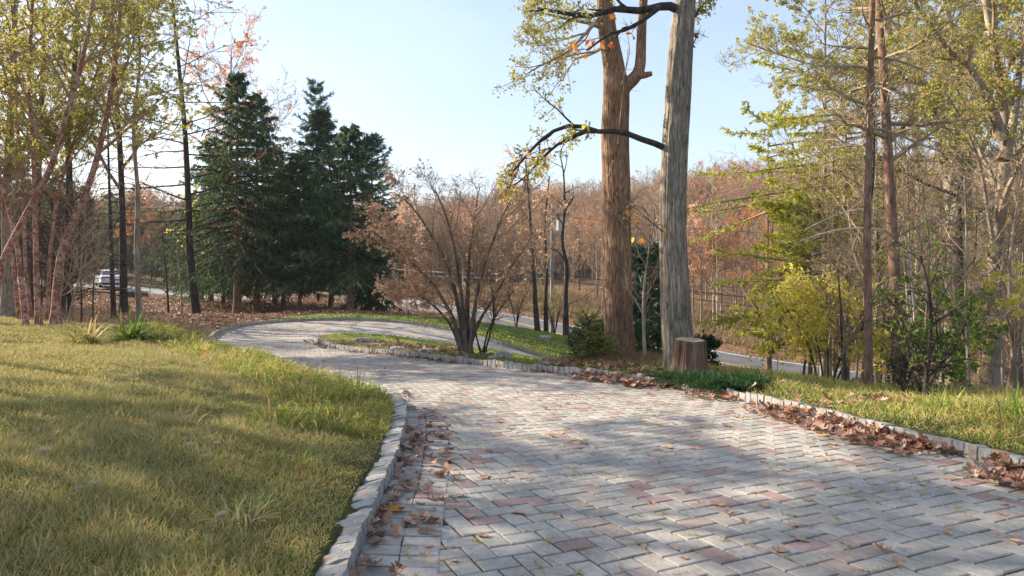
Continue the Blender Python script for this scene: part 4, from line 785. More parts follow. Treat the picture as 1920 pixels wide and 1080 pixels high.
px_tree("maple_tree", "big pale spotted tree with several massive trunks rising from one foot", [([(1785, 720), (1790, 600), (1792, 480), (1786, 390), (1775, 310), (1748, 210), (1715, 130), (1680, 80), (1640, 20), (1600, -60)], .34, .06, .5),
    ([(1796, 420), (1797, 340), (1800, 250), (1803, 160), (1795, 90), (1775, 20), (1750, -70)], .21, .05, .3), ([(1806, 430), (1812, 320), (1808, 220), (1806, 150), (1835, 90), (1870, 30), (1900, -60)], .19, .05, -.4),
    ([(1776, 330), (1768, 230), (1740, 165), (1700, 150), (1660, 110)], .10, .03, -.6), ([(1770, 200), (1725, 195), (1690, 175), (1650, 155), (1600, 130), (1540, 125), (1480, 108), (1400, 80)], .085, .012, -1.2),
    ([(1800, 150), (1820, 110), (1850, 60), (1860, -20)], .12, .03, .5)], 21, 403, bark=B_PALE, twig=B_PALE, k=(11, 7, 4, 3), t0=.35, spread=.30, up=.03, rend=.006, minr=.004, leaf=OLIVE, nleaf=22000, lsize=.07, ltop=8.4, sides=14)
px_tree("maple_tree", "leaning many-limbed greenish tree at the right edge of the picture", [([(1856, 760), (1858, 680), (1866, 590), (1864, 480), (1878, 380), (1884, 290), (1882, 200), (1868, 110), (1850, 20), (1842, -90)], .20, .05, .8),
    ([(1880, 260), (1850, 180), (1815, 125), (1780, 95), (1740, 40), (1700, -20)], .12, .03, -.8), ([(1884, 300), (1905, 200), (1915, 100), (1940, 0)], .11, .03, .4), ([(1866, 480), (1850, 380), (1835, 300), (1800, 220), (1770, 170)], .055, .02, -.6), ([(1868, 560), (1890, 470), (1930, 400)], .06, .02, 0)],
    15.5, 404, bark=B_MID, twig=TWIG, k=(11, 7, 4, 3), t0=.3, spread=.32, up=.03, rend=.004, minr=.003, leaf=OLIVE, nleaf=19000, lsize=.065, ltop=5.8, sides=12)
px_tree("fallen_limb", "heavy dark limb hanging slantwise across the pale trunks, mossy at its end", [([(1805, 372), (1770, 358), (1735, 345), (1700, 325), (1670, 308), (1650, 300)], .10, .03, -1)], 19.5, 405, cat="limb", bark=B_DARK, twig=TWIGD, k=(5, 4, 3, 0), t0=.3, spread=.3, flare=0, leaf=LIME, nleaf=350, lsize=.07)
px_tree("bent_sapling", "pale bare sapling bent over in a long arch in front of the golden boughs", [([(1712, 735), (1704, 600), (1694, 480), (1670, 436), (1625, 428), (1575, 430), (1535, 440), (1500, 452)], .035, .010, -.6)], 13, 406, bark=plain_mat("bare_wood", (.55, .48, .40), .8, nscale=6), twig=TWIG, k=(5, 3, 0, 0), t0=.4, spread=.15, flare=0)
px_tree("bent_sapling", "second bent pale sapling, arching a little higher over the golden boughs", [([(1722, 730), (1712, 560), (1700, 440), (1670, 400), (1620, 392), (1570, 402), (1530, 420), (1508, 432)], .028, .008, -.6)], 13.6, 407, bark=bpy.data.materials["bare_wood"], twig=TWIG, k=(5, 3, 0, 0), t0=.4, spread=.15, flare=0)
px_tree("sapling", "crooked branching sapling with green and yellow leaves, nearest the verge kerb", [([(1733, 775), (1735, 720), (1742, 670), (1745, 600), (1742, 540), (1725, 480)], .04, .012, .4), ([(1734, 730), (1760, 690), (1790, 650), (1812, 600)], .028, .008, .3), ([(1733, 745), (1712, 700), (1700, 640), (1690, 600)], .026, .008, -.2), ([(1742, 670), (1700, 620), (1680, 560)], .02, .007, 0)],
        9.6, 408, bark=B_DARK, twig=TWIGD, k=(8, 5, 4, 0), t0=.3, spread=.42, up=.03, rend=.0035, minr=.002, leaf=GREENL, nleaf=700, lsize=.07, flare=.2)
px_tree("sapling", "dense low sapling full of dark green leaves beside the crooked one", [([(1700, 765), (1702, 720), (1712, 680), (1722, 640)], .025, .008, .2), ([(1703, 762), (1690, 720), (1672, 680)], .02, .008, .2), ([(1706, 762), (1735, 715), (1765, 680)], .02, .007, .2)], 10.0, 409, bark=B_DARK, twig=TWIGD, k=(9, 6, 4, 0), t0=.25, spread=.38, rend=.003, minr=.002, leaf=GREENL, nleaf=800, lsize=.055, flare=.2)
for i, (a, r, d, lb) in enumerate((([(1818, 760), (1814, 640), (1811, 540), (1812, 440), (1808, 330)], .035, 11.5, "thin straight sapling between the crooked sapling and the leaning tree"), ([(1583, 728), (1582, 680), (1578, 600), (1570, 500)], .06, 12.6, "short dark trunk standing in the yellow leaved shrub"),
                               ([(1902, 745), (1896, 600), (1893, 500), (1905, 400), (1925, 300)], .06, 13, "slim curved trunk at the right border, beyond the leaning tree"), ([(1650, 722), (1655, 620), (1668, 520), (1690, 420)], .04, 15, "slender dark sapling rising between the two slender reddish trunks"),
                               ([(1770, 735), (1764, 640), (1755, 540), (1752, 440)], .04, 17, "grey sapling just left of the massive pale trunks"), ([(1445, 700), (1445, 600), (1446, 500), (1450, 380), (1446, 300)], .05, 27, "tall thin dark sapling left of the golden boughs"),
                               ([(1870, 760), (1890, 700), (1905, 640), (1915, 560)], .03, 14, "low thin stem slanting right behind the leaning tree"), ([(1210, 690), (1207, 620), (1206, 560), (1212, 500), (1222, 440), (1228, 380)], .045, 14, "twisted pale sapling between the two big trunks"))):
    px_tree("sapling", lb, [(a, r, .01, .3)], d, 420 + i, bark=(B_MID, B_DARK, B_MID, B_DARK, B_GREY, B_DARK, B_MID, B_PALE)[i], twig=TWIG, k=(13, 6, 4, 0), t0=.2, spread=.36, rend=.003, minr=.0025)
broadleaf("yellow_shrub", at(1552, 13.2), "tall shrub thick with yellow leaves beside the asphalt road", "shrub", stems=[(px_path([(1545 + a, 722), (1542 + b, 650), (1535 + c * .9, 595), (1530 + c * 1.4, 550)], 13.2 + a * .02), .022, .006) for a, b, c in ((-10, -25, -55), (0, -8, -20), (8, 10, 15), (14, 40, 60), (20, 55, 85))], seed=430, bark=B_DARK, twig=TWIG, leaf=YELLOW, nleaf=4600, lsize=.075, k=(9, 6, 4, 0), t0=.2, spread=.5, rend=.003, minr=.0025, flare=.2, up=.01)
conifer("golden_conifer", at(1585, 21), "tall feathery conifer with golden green boughs reaching left, behind the slim trunks", 10.6, .13, 431, B_PINE, HEML, z0=.60, width=.42, nb=50, droop=-.02, nsub=18, dens=20, nl=.15, nw=.032, hang=.2, shape=.45, gap=.25, ragged=.45, tipup=-.02, twig=TWIG)
conifer("golden_conifer", at(1520, 19), "low feathery conifer with layered lime gold boughs above the yellow shrub", 5.5, .08, 432, B_PINE, HEML, z0=.28, width=.5, nb=84, droop=-.015, nsub=18, dens=24, nl=.13, nw=.028, hang=.15, shape=.6, gap=.1, ragged=.4, tipup=-.02, twig=TWIG)
conifer("golden_conifer", at(1440, 26), "far golden green conifer crown reaching over the road, left of the tall one", 10.5, .1, 433, B_PINE, HEML, z0=.60, width=.26, nb=30, droop=-.01, nsub=12, dens=9, nl=.18, nw=.05, hang=.1, shape=.4, gap=.2, ragged=.5, twig=TWIG)
broadleaf("green_shrub", at(1788, 14.5), "bright lime green shrub between the massive pale trunks and the leaning tree", "shrub", 1.9, .03, seed=434, leaf=LIME, nleaf=3600, lsize=.09, k=(10, 7, 4, 0), t0=.15, spread=.75, rend=.003, up=.0, flat=.5)
broadleaf("yellow_shrub", at(1905, 12.5), "yellow and green shrub at the right border under the leaning tree", "shrub", 2.0, .03, seed=435, leaf=YELLOW, nleaf=1500, lsize=.07, k=(9, 6, 3, 0), t0=.15, spread=.7, rend=.003)
broadleaf("yellow_tree", at(1915, 19), "tree with amber yellow leaves filling the right border", "tree", 8.5, .12, seed=436, leaf=YELLOW, nleaf=5200, lsize=.08, k=(12, 7, 4, 2), t0=.35, spread=.4, rend=.004)
broadleaf("yellow_tree", at(1565, 17.5), "small tree with a pale gold crown just left of the slender trunks", "tree", 7.2, .06, seed=437, leaf=OLIVE, nleaf=3800, lsize=.065, k=(11, 6, 4, 2), t0=.45, spread=.34, rend=.004)
for i, (px, d, H, n_, lb, lt) in enumerate(((1545, 26, 17, 20000, "tall thin crowned tree whose pale olive leaves hang above the golden conifers", 11), (1720, 27, 18, 20000, "tall olive crowned tree behind the two slender reddish trunks", 11.5), (1880, 28, 18, 20000, "tall olive crowned tree far behind the leaning tree", 11), (1640, 34, 20, 20000, "tall thin tree deeper in the right hand wood with pale olive leaves", 14))):
    broadleaf("maple_tree", at(px, d), lb, "tree", H, .15, seed=440 + i, bark=B_MID, leaf=OLIVE, nleaf=n_, lsize=.085, k=(16, 7, 5, 3), t0=.35, spread=.34, rend=.005, ltop=lt)

# ------------------------------------------------------------------ snag, dark trunks and evergreens between the big trunks and the road
px_tree("dead_snag", "broken topped dark dead trunk with stub limbs, left of the red brown trunk", [([(1062, 638), (1060, 560), (1063, 500), (1054, 455), (1058, 400), (1058, 350), (1056, 320), (1050, 290)], .20, .03, .3), ([(1060, 490), (1045, 470), (1030, 466)], .06, .02, 0), ([(1058, 400), (1068, 380), (1076, 368)], .05, .015, 0), ([(1056, 385), (1040, 372), (1025, 360)], .03, .01, 0), ([(1056, 330), (1063, 300), (1062, 280)], .04, .01, 0), ([(1062, 570), (1090, 560), (1130, 530)], .03, .01, 0)],
        38, 501, bark=B_DARK, twig=B_DARK, k=(4, 3, 0, 0), t0=.5, spread=.22, flare=.2, sides=10)
px_tree("maple_tree", "dark slanting trunk left of the utility pole with rusty leaves", [([(1008, 622), (1003, 560), (1000, 500), (996, 440), (992, 380), (985, 300)], .17, .04, .3)], 37, 502, bark=B_DARK, twig=TWIG, k=(14, 6, 4, 2), t0=.3, spread=.36, rend=.006, leaf=COPPER, nleaf=2600, lsize=.09, flare=.2)
px_tree("maple_tree", "dark trunk standing just left of the utility pole's foot", [([(1024, 630), (1023, 560), (1025, 500), (1022, 420), (1030, 330)], .15, .03, .3)], 38.5, 503, bark=B_DARK, twig=TWIG, k=(12, 6, 4, 2), t0=.35, spread=.3, rend=.006, flare=.2, leaf=BROWNL, nleaf=1200, lsize=.09)
for i, (px, d, H, lb, nl_, lf_) in enumerate(((968, 37.5, 2.9, "round brown many-stemmed shrub by the road, left of the slanting trunk", 900, BROWNL), (1040, 39.5, 2.8, "twiggy olive shrub at the utility pole's foot", 900, OLIVE), (925, 48, 3.2, "brown twiggy shrub beside the road behind the small sapling", 700, BROWNL))):
    b_ = at(px, d); rr_ = RNG(510 + i)
    broadleaf("brush_shrub", b_, lb, "shrub", stems=[(b_ + np.array([[0, 0, -.1], [math.cos(t) * .25, math.sin(t) * .25, H * .4], [math.cos(t) * .8, math.sin(t) * .8, H * rr_.uniform(.75, 1)]]), .025, .006) for t in rr_.uniform(0, 6.28, 12)], seed=510 + i, bark=TWIGD, twig=TWIG, k=(6, 4, 0, 0), t0=.2, spread=.4, rend=.006, leaf=lf_, nleaf=nl_, lsize=.08, flare=0)
SPROUT = leaf_mat("young_needles", [(.22, .30, .04), (.38, .44, .07), (.5, .5, .1)], .5, .5)
conifer("young_conifer", at(1103, 14.0), "young bright green conifer sapling at the foot of the red brown trunk", .95, .012, 520, B_PINE, SPROUT, z0=.03, width=.2, nb=36, droop=.05, nsub=7, dens=3, nl=.05, nw=.011, hang=-.3, shape=.7, tipup=.08)
conifer("young_conifer", at(1124, 14.2), "smaller squat conifer sapling right against the red brown trunk", .42, .01, 521, B_PINE, SPROUT, z0=.03, width=.45, nb=34, droop=.03, nsub=8, dens=6, nl=.045, nw=.013, hang=-.3, shape=.6)
conifer("evergreen_tree", at(1212, 20), "dark blue green spruce seen between the two big trunks", 3.9, .08, 522, B_DARK, BLUES, z0=.04, width=.2, nb=90, nsub=10, dens=9, nl=.16, nw=.04, hang=.3, shape=.6)
conifer("evergreen_tree", at(1112, 24), "low dark evergreen left of the red brown trunk", 1.7, .05, 523, B_DARK, SPRUCE, z0=.04, width=.34, nb=80, nsub=10, dens=9, nl=.17, nw=.04, hang=.3, shape=.5)
for i, (px, d, H, lb) in enumerate(((1082, 21, .8, "dark leathery leaved bush under the low evergreen"), (1205, 17.5, .9, "dark broadleaf bush between the feet of the two big trunks"), (1240, 16.5, .8, "dark broadleaf bush left against the grey trunk"), (1312, 14.6, .36, "dark small leaved bush behind the stump"))):
    broadleaf("evergreen_shrub", at(px, d), lb, "shrub", H, .03, seed=530 + i, bark=B_DARK, twig=TWIGD, leaf=DKLEAF, nleaf=3000, lsize=.075, k=(12, 7, 4, 0), t0=.05, spread=.75, rend=.003, wob=.05)
# brown dry ferns at the foot of the oak and low juniper over the kerb
mb = MB(); rng = RNG(540); n = 5200; q = rng.normal(0, 1, (n, 2)) * [.55, .35] + at(1168, 14.1)[:2]; z = Gz(q[:, 0], q[:, 1]); blades(mb, rng, np.stack([q[:, 0], q[:, 1], z], 1), np.stack([rng.normal(0, .7, n), rng.normal(0, .7, n), np.ones(n)], 1), rng.uniform(.08, .26, n), .012, .6)
tag(mb.build("dry_undergrowth", leaf_mat("dry_fern", [(.30, .17, .08), (.42, .27, .14), (.2, .17, .06)], .3, .6)), "brown dried ferns and weeds round the foot of the red brown trunk", "undergrowth", None, 'stuff')
JUNI = leaf_mat("juniper_needles", [(.02, .07, .02), (.035, .11, .028), (.06, .15, .04)], .25, .5)
for lb, sp_ in (("flat dark green juniper creeping over the kerb in front of the stump", [(1262, 722, .42), (1300, 728, .45), (1345, 736, .42), (1320, 720, .4), (1370, 730, .35)]), ("small rounded dark green juniper mound right of the creeping one", [(1400, 722, .32), (1412, 728, .25)])):
    b0 = hit(sp_[0][0], sp_[0][1], 5); root = empty("juniper", b0, lb, "shrub"); br = MB(); lf = MB()
    for px, py, r_ in sp_:
        c = hit(px, py, 5); n = 46; az = rng.uniform(0, 6.28, n); L = r_ * rng.uniform(.5, 1.1, n); P = c[None, None] + np.stack([np.cos(az)[:, None] * L[:, None] * np.linspace(0, 1, 5), np.sin(az)[:, None] * L[:, None] * np.linspace(0, 1, 5), .09 * np.sin(np.linspace(0, 1, 5) * 2.2)[None] * rng.uniform(.5, 1.2, (n, 1)) + .02], -1)
        R = np.linspace(.008, .002, 5)[None] * np.ones((n, 1)); tubes(br, P, R, 4); P2, R2 = grow(rng, P, R, 8, .2, 1, (20, 50), .35, 3, .1, .15, .6, .0015, lmin=.06); tubes(br, P2, R2, 3)
        p, t = on_tubes(rng, P2, 3400, 0); blades(lf, rng, p, t + rdir(rng, 3400) * .8 + [0, 0, .5], .036, .008)
    br.build("branches", TWIGD, root, b0); lf.build("foliage", JUNI, root, b0)

# ------------------------------------------------------------------ woods across the road: single trees
GRP = "leafless trees in the wood across the road"; LBL = "slim leafless tree standing in the wood across the road"
protos = []
for i, (H, r, nl, lf_) in enumerate(((13.5, .15, 0, None), (15, .17, 0, None), (11, .11, 0, None), (14, .15, 1500, BROWNL), (12, .13, 1100, COPPER))):
    protos.append(broadleaf("bare_tree", (0, 0, 0), LBL, "tree", H, r, seed=600 + i, bark=(B_MID, B_PALE, B_MID, B_MID, B_DARK)[i], twig=TWIG, k=(15, 7, 4, 2), t0=.25, ang=(28, 55), spread=.36, up=.07, rend=.012, minr=.010, leaf=lf_, nleaf=nl, lsize=.15, sides=6, group=GRP, wob=.04))
rng = RNG(650); spots = []; tries = 0
while len(spots) < 150 and tries < 9000:
    tries += 1; d = 44 * (105 / 44) ** rng.random(); px = rng.uniform(640 if d < 75 else 250, 2040); x = (px - 960) / PXF * d
    if float(sdist(ROADP, np.array([x]), np.array([d]))[0]) < 1.6 or float(sdist(LANEP, np.array([x]), np.array([d]))[0]) < 2: continue
    rdy = np.interp(x, [p[0] for p in ROAD], [p[1] for p in ROAD])
    if d < rdy + 3.5: continue
    if any((x - a) ** 2 + (d - b) ** 2 < 2.6 for a, b in spots): continue
    spots.append((x, d))
first = [True] * 5
for j, (x, d) in enumerate(spots):
    i = [0, 1, 2, 0, 3, 1, 2, 4, 0, 3][rng.integers(10)] if j > 5 else j % 5; s = rng.uniform(.55, .88); loc = (x, d, gz(x, d) - .1)
    if first[i]: o = protos[i]; first[i] = False; o.location = loc; o.rotation_euler = (0, 0, rng.uniform(0, 6.28)); o.scale = (s, s, s)
    else: dup(protos[i], loc, rng.uniform(0, 6.28), s)
# coloured single trees
for i, (nm, px, d, H, lf_, n_, lb, ls) in enumerate((("orange_tree", 1480, 62, 9.5, RUSTL, 4200, "round orange leaved tree across the road, left of the golden conifers", .15), ("red_tree", 1335, 82, 14, REDL, 3800, "dull red crowned tree just right of the grey trunk, up the slope", .17), ("orange_tree", 1352, 58, 7.2, ORANGEM, 1500, "small tree with bright orange leaves right of the grey trunk", .14),
    ("orange_tree", 1418, 70, 10, RUSTL, 2300, "thin orange brown tree between the red crown and the round orange tree", .15), ("red_tree", 262, 74, 9, RUSTL, 1500, "red leaved tree glowing behind the white car", .2), ("orange_tree", 1560, 80, 12, RUSTL, 2500, "rusty tree on the slope behind the golden conifers", .16), ("red_tree", 1400, 98, 13, REDL, 2600, "second dull red crown farther up the slope", .18),
    ("rust_tree", 760, 82, 11, COPPER, 3500, "tree with rusty leaves behind the spruces' right end", .17), ("rust_tree", 1120, 74, 9, RUSTL, 900, "thinly leaved rusty tree behind the snag", .15), ("yellow_tree", 420, 66, 6.5, YELLOW, 1400, "small yellow leaved tree by the gravel lane", .16))):
    broadleaf(nm, at(px, d), lb, "tree", H, .13, seed=660 + i, bark=B_MID, leaf=lf_, nleaf=n_, lsize=ls, k=(14, 7, 4, 2), t0=.3, spread=.42, up=.05, rend=.01, minr=.008)
# evergreens and thicket behind the lane on the left
ev = conifer("evergreen_tree", at(30, 74), "dark evergreen in the belt behind the gravel lane", 14, .2, 680, B_DARK, SPRUCE, "evergreens behind the gravel lane", z0=.05, width=.25, nb=90, nsub=9, dens=8, nl=.36, nw=.10, hang=.4)
ev2 = conifer("evergreen_tree", at(110, 80), "dark evergreen in the belt behind the gravel lane", 12, .2, 681, B_DARK, FIRG, "evergreens behind the gravel lane", z0=.03, width=.32, nb=90, nsub=10, dens=11, nl=.28, nw=.07, hang=.2, shape=.5)
for j, (px, d, s) in enumerate(((-60, 70, .8), (75, 88, .9), (160, 84, .75), (210, 92, .85), (255, 100, .9), (300, 96, .8), (350, 82, .7), (400, 95, .85), (455, 88, .75), (520, 96, .8), (-20, 84, .9), (580, 118, .9), (640, 122, .85), (140, 72, .5), (330, 74, .45))):
    dup((ev, ev2)[j % 2], at(px, d), j * 1.7, s)
th = broadleaf("bare_tree", at(60, 69), "dark leafless thicket tree behind the lane at the left", "tree", 9, .1, seed=690, bark=B_DARK, twig=TWIGD, leaf=BROWNL, nleaf=260, lsize=.09, k=(16, 8, 5, 2), t0=.08, spread=.42, rend=.008, minr=.006, group="dark leafless trees left of the gravel lane")
for j in range(68):
    d = rng.uniform(22, 40) if j < 36 else rng.uniform(68, 96); px = rng.uniform(-160, 140 + 180 * (j > 22)) if j < 36 else rng.uniform(-100, 520); l = at(px, d)
    if min(float(sdist(LANEP, l[:1], l[1:2])[0]), 9) < 1.5 or (j < 36 and 140 < px < 280): continue
    dup(th, l, rng.uniform(0, 6.28), rng.uniform(.4, .7) if j < 36 else rng.uniform(.6, 1.1))

# ------------------------------------------------------------------ the wood on the hills beyond, one mass
rng = RNG(700); pts = []; n = 14000
d = 100 * (430 / 100) ** rng.random(n) ** .85; a = rng.uniform(-.95, .95, n); x = d * a; y = d; z = Gz(x, y) - .3; k = np.ones(n, bool)
for q in (ROADP,): k &= sdist(q, x, y) > 4
x, y, z = x[k], y[k], z[k]; me = bpy.data.meshes.new("far_woods"); me.from_pydata(np.stack([x, y, z], 1).tolist(), [], []); fw = bpy.data.objects.new("far_woods", me); COL.objects.link(fw)
tag(fw, "leafless autumn wood covering the hills beyond the road", "wood", None, 'stuff')
ng = bpy.data.node_groups.new("woods", 'GeometryNodeTree'); ng.interface.new_socket("Geometry", in_out='INPUT', socket_type='NodeSocketGeometry'); ng.interface.new_socket("Geometry", in_out='OUTPUT', socket_type='NodeSocketGeometry')
gi, go = ng.nodes.new('NodeGroupInput'), ng.nodes.new('NodeGroupOutput'); ip = ng.nodes.new('GeometryNodeInstanceOnPoints'); mp_ = ng.nodes.new('GeometryNodeMeshToPoints'); jn = ng.nodes.new('GeometryNodeJoinGeometry')
ng.links.new(gi.outputs[0], mp_.inputs[0]); ng.links.new(mp_.outputs[0], ip.inputs['Points']); far_src = [protos[0], protos[1], protos[3], protos[2], protos[4], protos[0], protos[3]] + [protos[1], protos[2]] + [[o for o in COL.objects if o.name == "red_tree"][0]]
for src in far_src:
    jj = ng.nodes.new('GeometryNodeJoinGeometry')
    for ch in src.children:
        oi = ng.nodes.new('GeometryNodeObjectInfo'); oi.inputs[0].default_value = ch; oi.transform_space = 'ORIGINAL'; oi.inputs['As Instance'].default_value = True; ng.links.new(oi.outputs['Geometry'], jj.inputs[0])
    gt = ng.nodes.new('GeometryNodeGeometryToInstance'); ng.links.new(jj.outputs[0], gt.inputs[0]); ng.links.new(gt.outputs[0], jn.inputs[0])
ng.links.new(jn.outputs[0], ip.inputs['Instance']); ip.inputs['Pick Instance'].default_value = True
def rnd(typ, lo, hi, seed):
    r = ng.nodes.new('FunctionNodeRandomValue'); r.data_type = typ; ins = [s for s in r.inputs if s.enabled and s.name in ('Min', 'Max')]
    ins[0].default_value = lo; ins[1].default_value = hi; [s for s in r.inputs if s.name == 'Seed'][0].default_value = seed; return [s for s in r.outputs if s.enabled][0]
ng.links.new(rnd('INT', 0, len(far_src) - 1, 1), ip.inputs['Instance Index']); ng.links.new(rnd('FLOAT_VECTOR', (0, 0, 0), (0, 0, 6.28), 2), ip.inputs['Rotation']); ng.links.new(rnd('FLOAT', .45, .82, 3), ip.inputs['Scale'])
ng.links.new(ip.outputs[0], go.inputs[0]); mod = fw.modifiers.new("woods", 'NODES'); mod.node_group = ng

# brush and tall dead grass along the far side of the road and under the trees
n = 60000; s_ = rng.random(n); rcv = resample(ROADC, .5)[:, :2]; i = rng.integers(int(len(rcv) * .28), int(len(rcv) * .9), n); tt = nrm(np.gradient(rcv, axis=0)); nv = np.stack([-tt[:, 1], tt[:, 0]], 1); nv *= np.sign(nv[:, 1:2]); off = 3.9 + 16 * s_ ** 1.4
q = rcv[i] + nv[i] * off[:, None]; mb = MB(); cl = vnoise(q[:, 0] * .5, q[:, 1] * .5, 8, 3); kk = (cl > .42) & (off > 5); q, off, cl = q[kk], off[kk], cl[kk]; n = len(q)
blades(mb, rng, np.stack([q[:, 0], q[:, 1], Gz(q[:, 0], q[:, 1]) - .02], 1), np.stack([rng.normal(0, .45, n), rng.normal(0, .45, n), np.ones(n)], 1), rng.uniform(.3, 1.1, n) * (.3 + cl * 1.4), .035, .3)
tag(mb.build("roadside_undergrowth", leaf_mat("dead_brush", [(.16, .11, .06), (.30, .21, .11), (.40, .30, .17), (.22, .17, .08)], .2, .8)), "brown brush and dead grass along the far side of the road", "undergrowth", None, 'stuff')
n = 60000; x = rng.uniform(-55, -6, n); y = rng.uniform(21, 52, n); k = (is_grass(x, y) < .4) & (sdist(LANEP, x, y) > .3); x, y = x[k], y[k]; mb = MB(); p = np.stack([x, y, Gz(x, y) + .02], 1)
leaves(mb, rng, p, .12, .8, 0, .8); tag(mb.build("leaf_litter", LITM), "brown fallen leaves covering the wooded bank on the left", "leaves", None, 'stuff')
n = 2600; x = rng.uniform(-24, -10, n); y = rng.uniform(20.5, 25, n); mb = MB(); blades(mb, rng, np.stack([x, y, Gz(x, y)], 1), np.stack([rng.normal(0, .5, n), rng.normal(0, .5, n), np.ones(n)], 1), rng.uniform(.2, .7, n), .01, .3); tag(mb.build("woodland_weeds", bpy.data.materials["dead_brush"]), "thin dead weeds under the birches", "undergrowth", None, 'stuff')
n = 30000; x = rng.uniform(4, 30, n); y = rng.uniform(9, 36, n); k = (is_grass(x, y) < .5) & (sdist(DRIVE, x, y) > .4) & (sdist(ROADP, x, y) > .6); x, y = x[k], y[k]; mb = MB(); v_ = vnoise(x, y, 12, 3); blades(mb, rng, np.stack([x, y, Gz(x, y)], 1), np.stack([rng.normal(0, .6, len(x)), rng.normal(0, .6, len(x)), np.ones(len(x))], 1), (.10 + .95 * np.maximum(v_ - .38, 0)) * rng.uniform(.5, 1.5, len(x)), .012, .4)
tag(mb.build("woodland_weeds", bpy.data.materials["dead_brush"]), "dead weeds under the roadside trees at the right", "undergrowth", None, 'stuff')

# ------------------------------------------------------------------ trees beyond the left border whose shade falls across lawn and drive
sh = broadleaf("maple_tree", (0, 0, 0), "nearly bare maple in the row left of the lawn", "tree", 15, .15, seed=800, bark=B_GREY, leaf=OLIVE, nleaf=300, lsize=.10, k=(15, 7, 4, 0), t0=.55, spread=.36, rend=.012, minr=.008, group="nearly bare maples in the row left of the lawn")
for j, (x, y, s) in enumerate(((-14.5, 10.8, .95), (-21.5, 13.2, 1.1), (-16.4, 6.4, .9))):
    if j == 0: put(sh, (x, y, gz(x, y) - .1)); sh.scale = (s, s, s)
    else: dup(sh, (x, y, gz(x, y) - .1), j * 2.1, s)

shp = conifer("pine_tree", at(-700, 13.6), "tall high-crowned pine beyond the left end of the lawn", 15.5, .15, 801, B_PINE, BLUES, "high-crowned pines beyond the left end of the lawn", z0=.5, width=.2, nb=70, nsub=10, dens=8, nl=.28, nw=.05, hang=.1, shape=.5)
put(shp, (-17.5, 13.6, gz(-17.5, 13.6) - .1)); dup(shp, (-15.8, 9.4, gz(-15.8, 9.4) - .1), 1., .9)
# thin young trees crowding the right side, and rust coloured ones on the slope
yp = [broadleaf("sapling", (0, 0, 0), "slender bare young tree in the thicket on the right, before the road", "tree", h_, r_, seed=810 + i, bark=(B_MID, B_PALE, B_DARK)[i], twig=TWIG, k=(14, 7, 4, 0), t0=.18, ang=(30, 60), spread=.36, up=.05, rend=.004, minr=.0035, leaf=lf_, nleaf=n_, lsize=.07, group="slender young trees in the thicket on the right", wob=.09, sides=6) for i, (h_, r_, lf_, n_) in enumerate(((7.5, .05, None, 0), (6.2, .04, BROWNL, 260), (8.5, .065, OLIVE, 500)))]
rng = RNG(820); sp2 = []
while len(sp2) < 46:
    d = 13.5 + 26 * rng.random() ** 1.2; px = rng.uniform(1420 + (d > 22) * -60, 1960); x = (px - 960) / PXF * d
    if float(sdist(ROADP, np.array([x]), np.array([d]))[0]) < .8 or float(sdist(DRIVE, np.array([x]), np.array([d]))[0]) < 1 or is_grass(x, d) > .6 or (px < 1480 and d < 30) or (1745 < px < 1840 and d < 21.5): continue
    sp2.append((x, d))
for j, (x, d) in enumerate(sp2):
    l = (x, d, gz(x, d) - .05); s = rng.uniform(.7, 1.15)
    if j < 3: put(yp[j], l); yp[j].scale = (s, s, s)
    else: dup(yp[j % 3], l, rng.uniform(0, 6.28), s)
src_ = {o.name: o for o in COL.objects if o.name.startswith(("orange_tree", "red_tree", "rust_tree")) and o.type == 'EMPTY'}; ks = sorted(src_)
for j, (px, d) in enumerate(((1300, 66), (1325, 96), (1372, 84), (1395, 60), (1440, 88), (1455, 52), (1500, 96), (1540, 66), (1290, 110), (1350, 120), (1620, 90), (1700, 80), (1480, 120), (1230, 100), (1090, 104), (930, 112), (1315, 58), (1380, 74), (1420, 110), (1590, 110), (1280, 84), (1000, 90), (870, 100), (1780, 100), (1850, 84))):
    dup(src_[ks[j % len(ks)]], at(px, d), j * 1.3, rng.uniform(.7, .95), "rust coloured tree among bare ones on the slope across the road", "rust coloured trees on the slope across the road")

# ------------------------------------------------------------------ utility pole and wires
bp = at(1035, 42); pl = empty("utility_pole", bp, "weathered grey wooden utility pole with a short crossarm", "pole"); W_P = bark_mat("pole_wood", [(.17, .16, .15), (.28, .27, .255), (.38, .37, .35)], 12, .1, .4, .01)
mb = MB(); tubes(mb, np.array([bp - [0, 0, .2], W(1035, 500, 42), W(1036, 393, 42)]), np.array([.135, .115, .095]), 12, True); mb.build("shaft", W_P, pl, bp, True)
c = W(1037, 402, 41.8); mb = MB(); box(mb, c + [.35, 0, 0], (1.3, .1, .12)); mb.build("crossarm", W_P, pl, bp); mb = MB()
for u in (-.2, .35, .9): tubes(mb, np.array([c + [u, 0, .06], c + [u, 0, .13], c + [u, 0, .2]]), np.array([.035, .05, .025]), 8, True)
mb.build("insulators", plain_mat("porcelain", (.35, .33, .3), .3), pl, bp); c2 = W(1042, 422, 41.7); mb = MB(); tubes(mb, np.array([c2 + [.25, 0, -.35], c2 + [.25, 0, .35]]), np.array([.2, .2]), 14, True); mb.build("transformer", plain_mat("grey_paint", (.45, .46, .47), .4), pl, bp)
BLK = plain_mat("wire_black", (.02, .02, .022), .5)
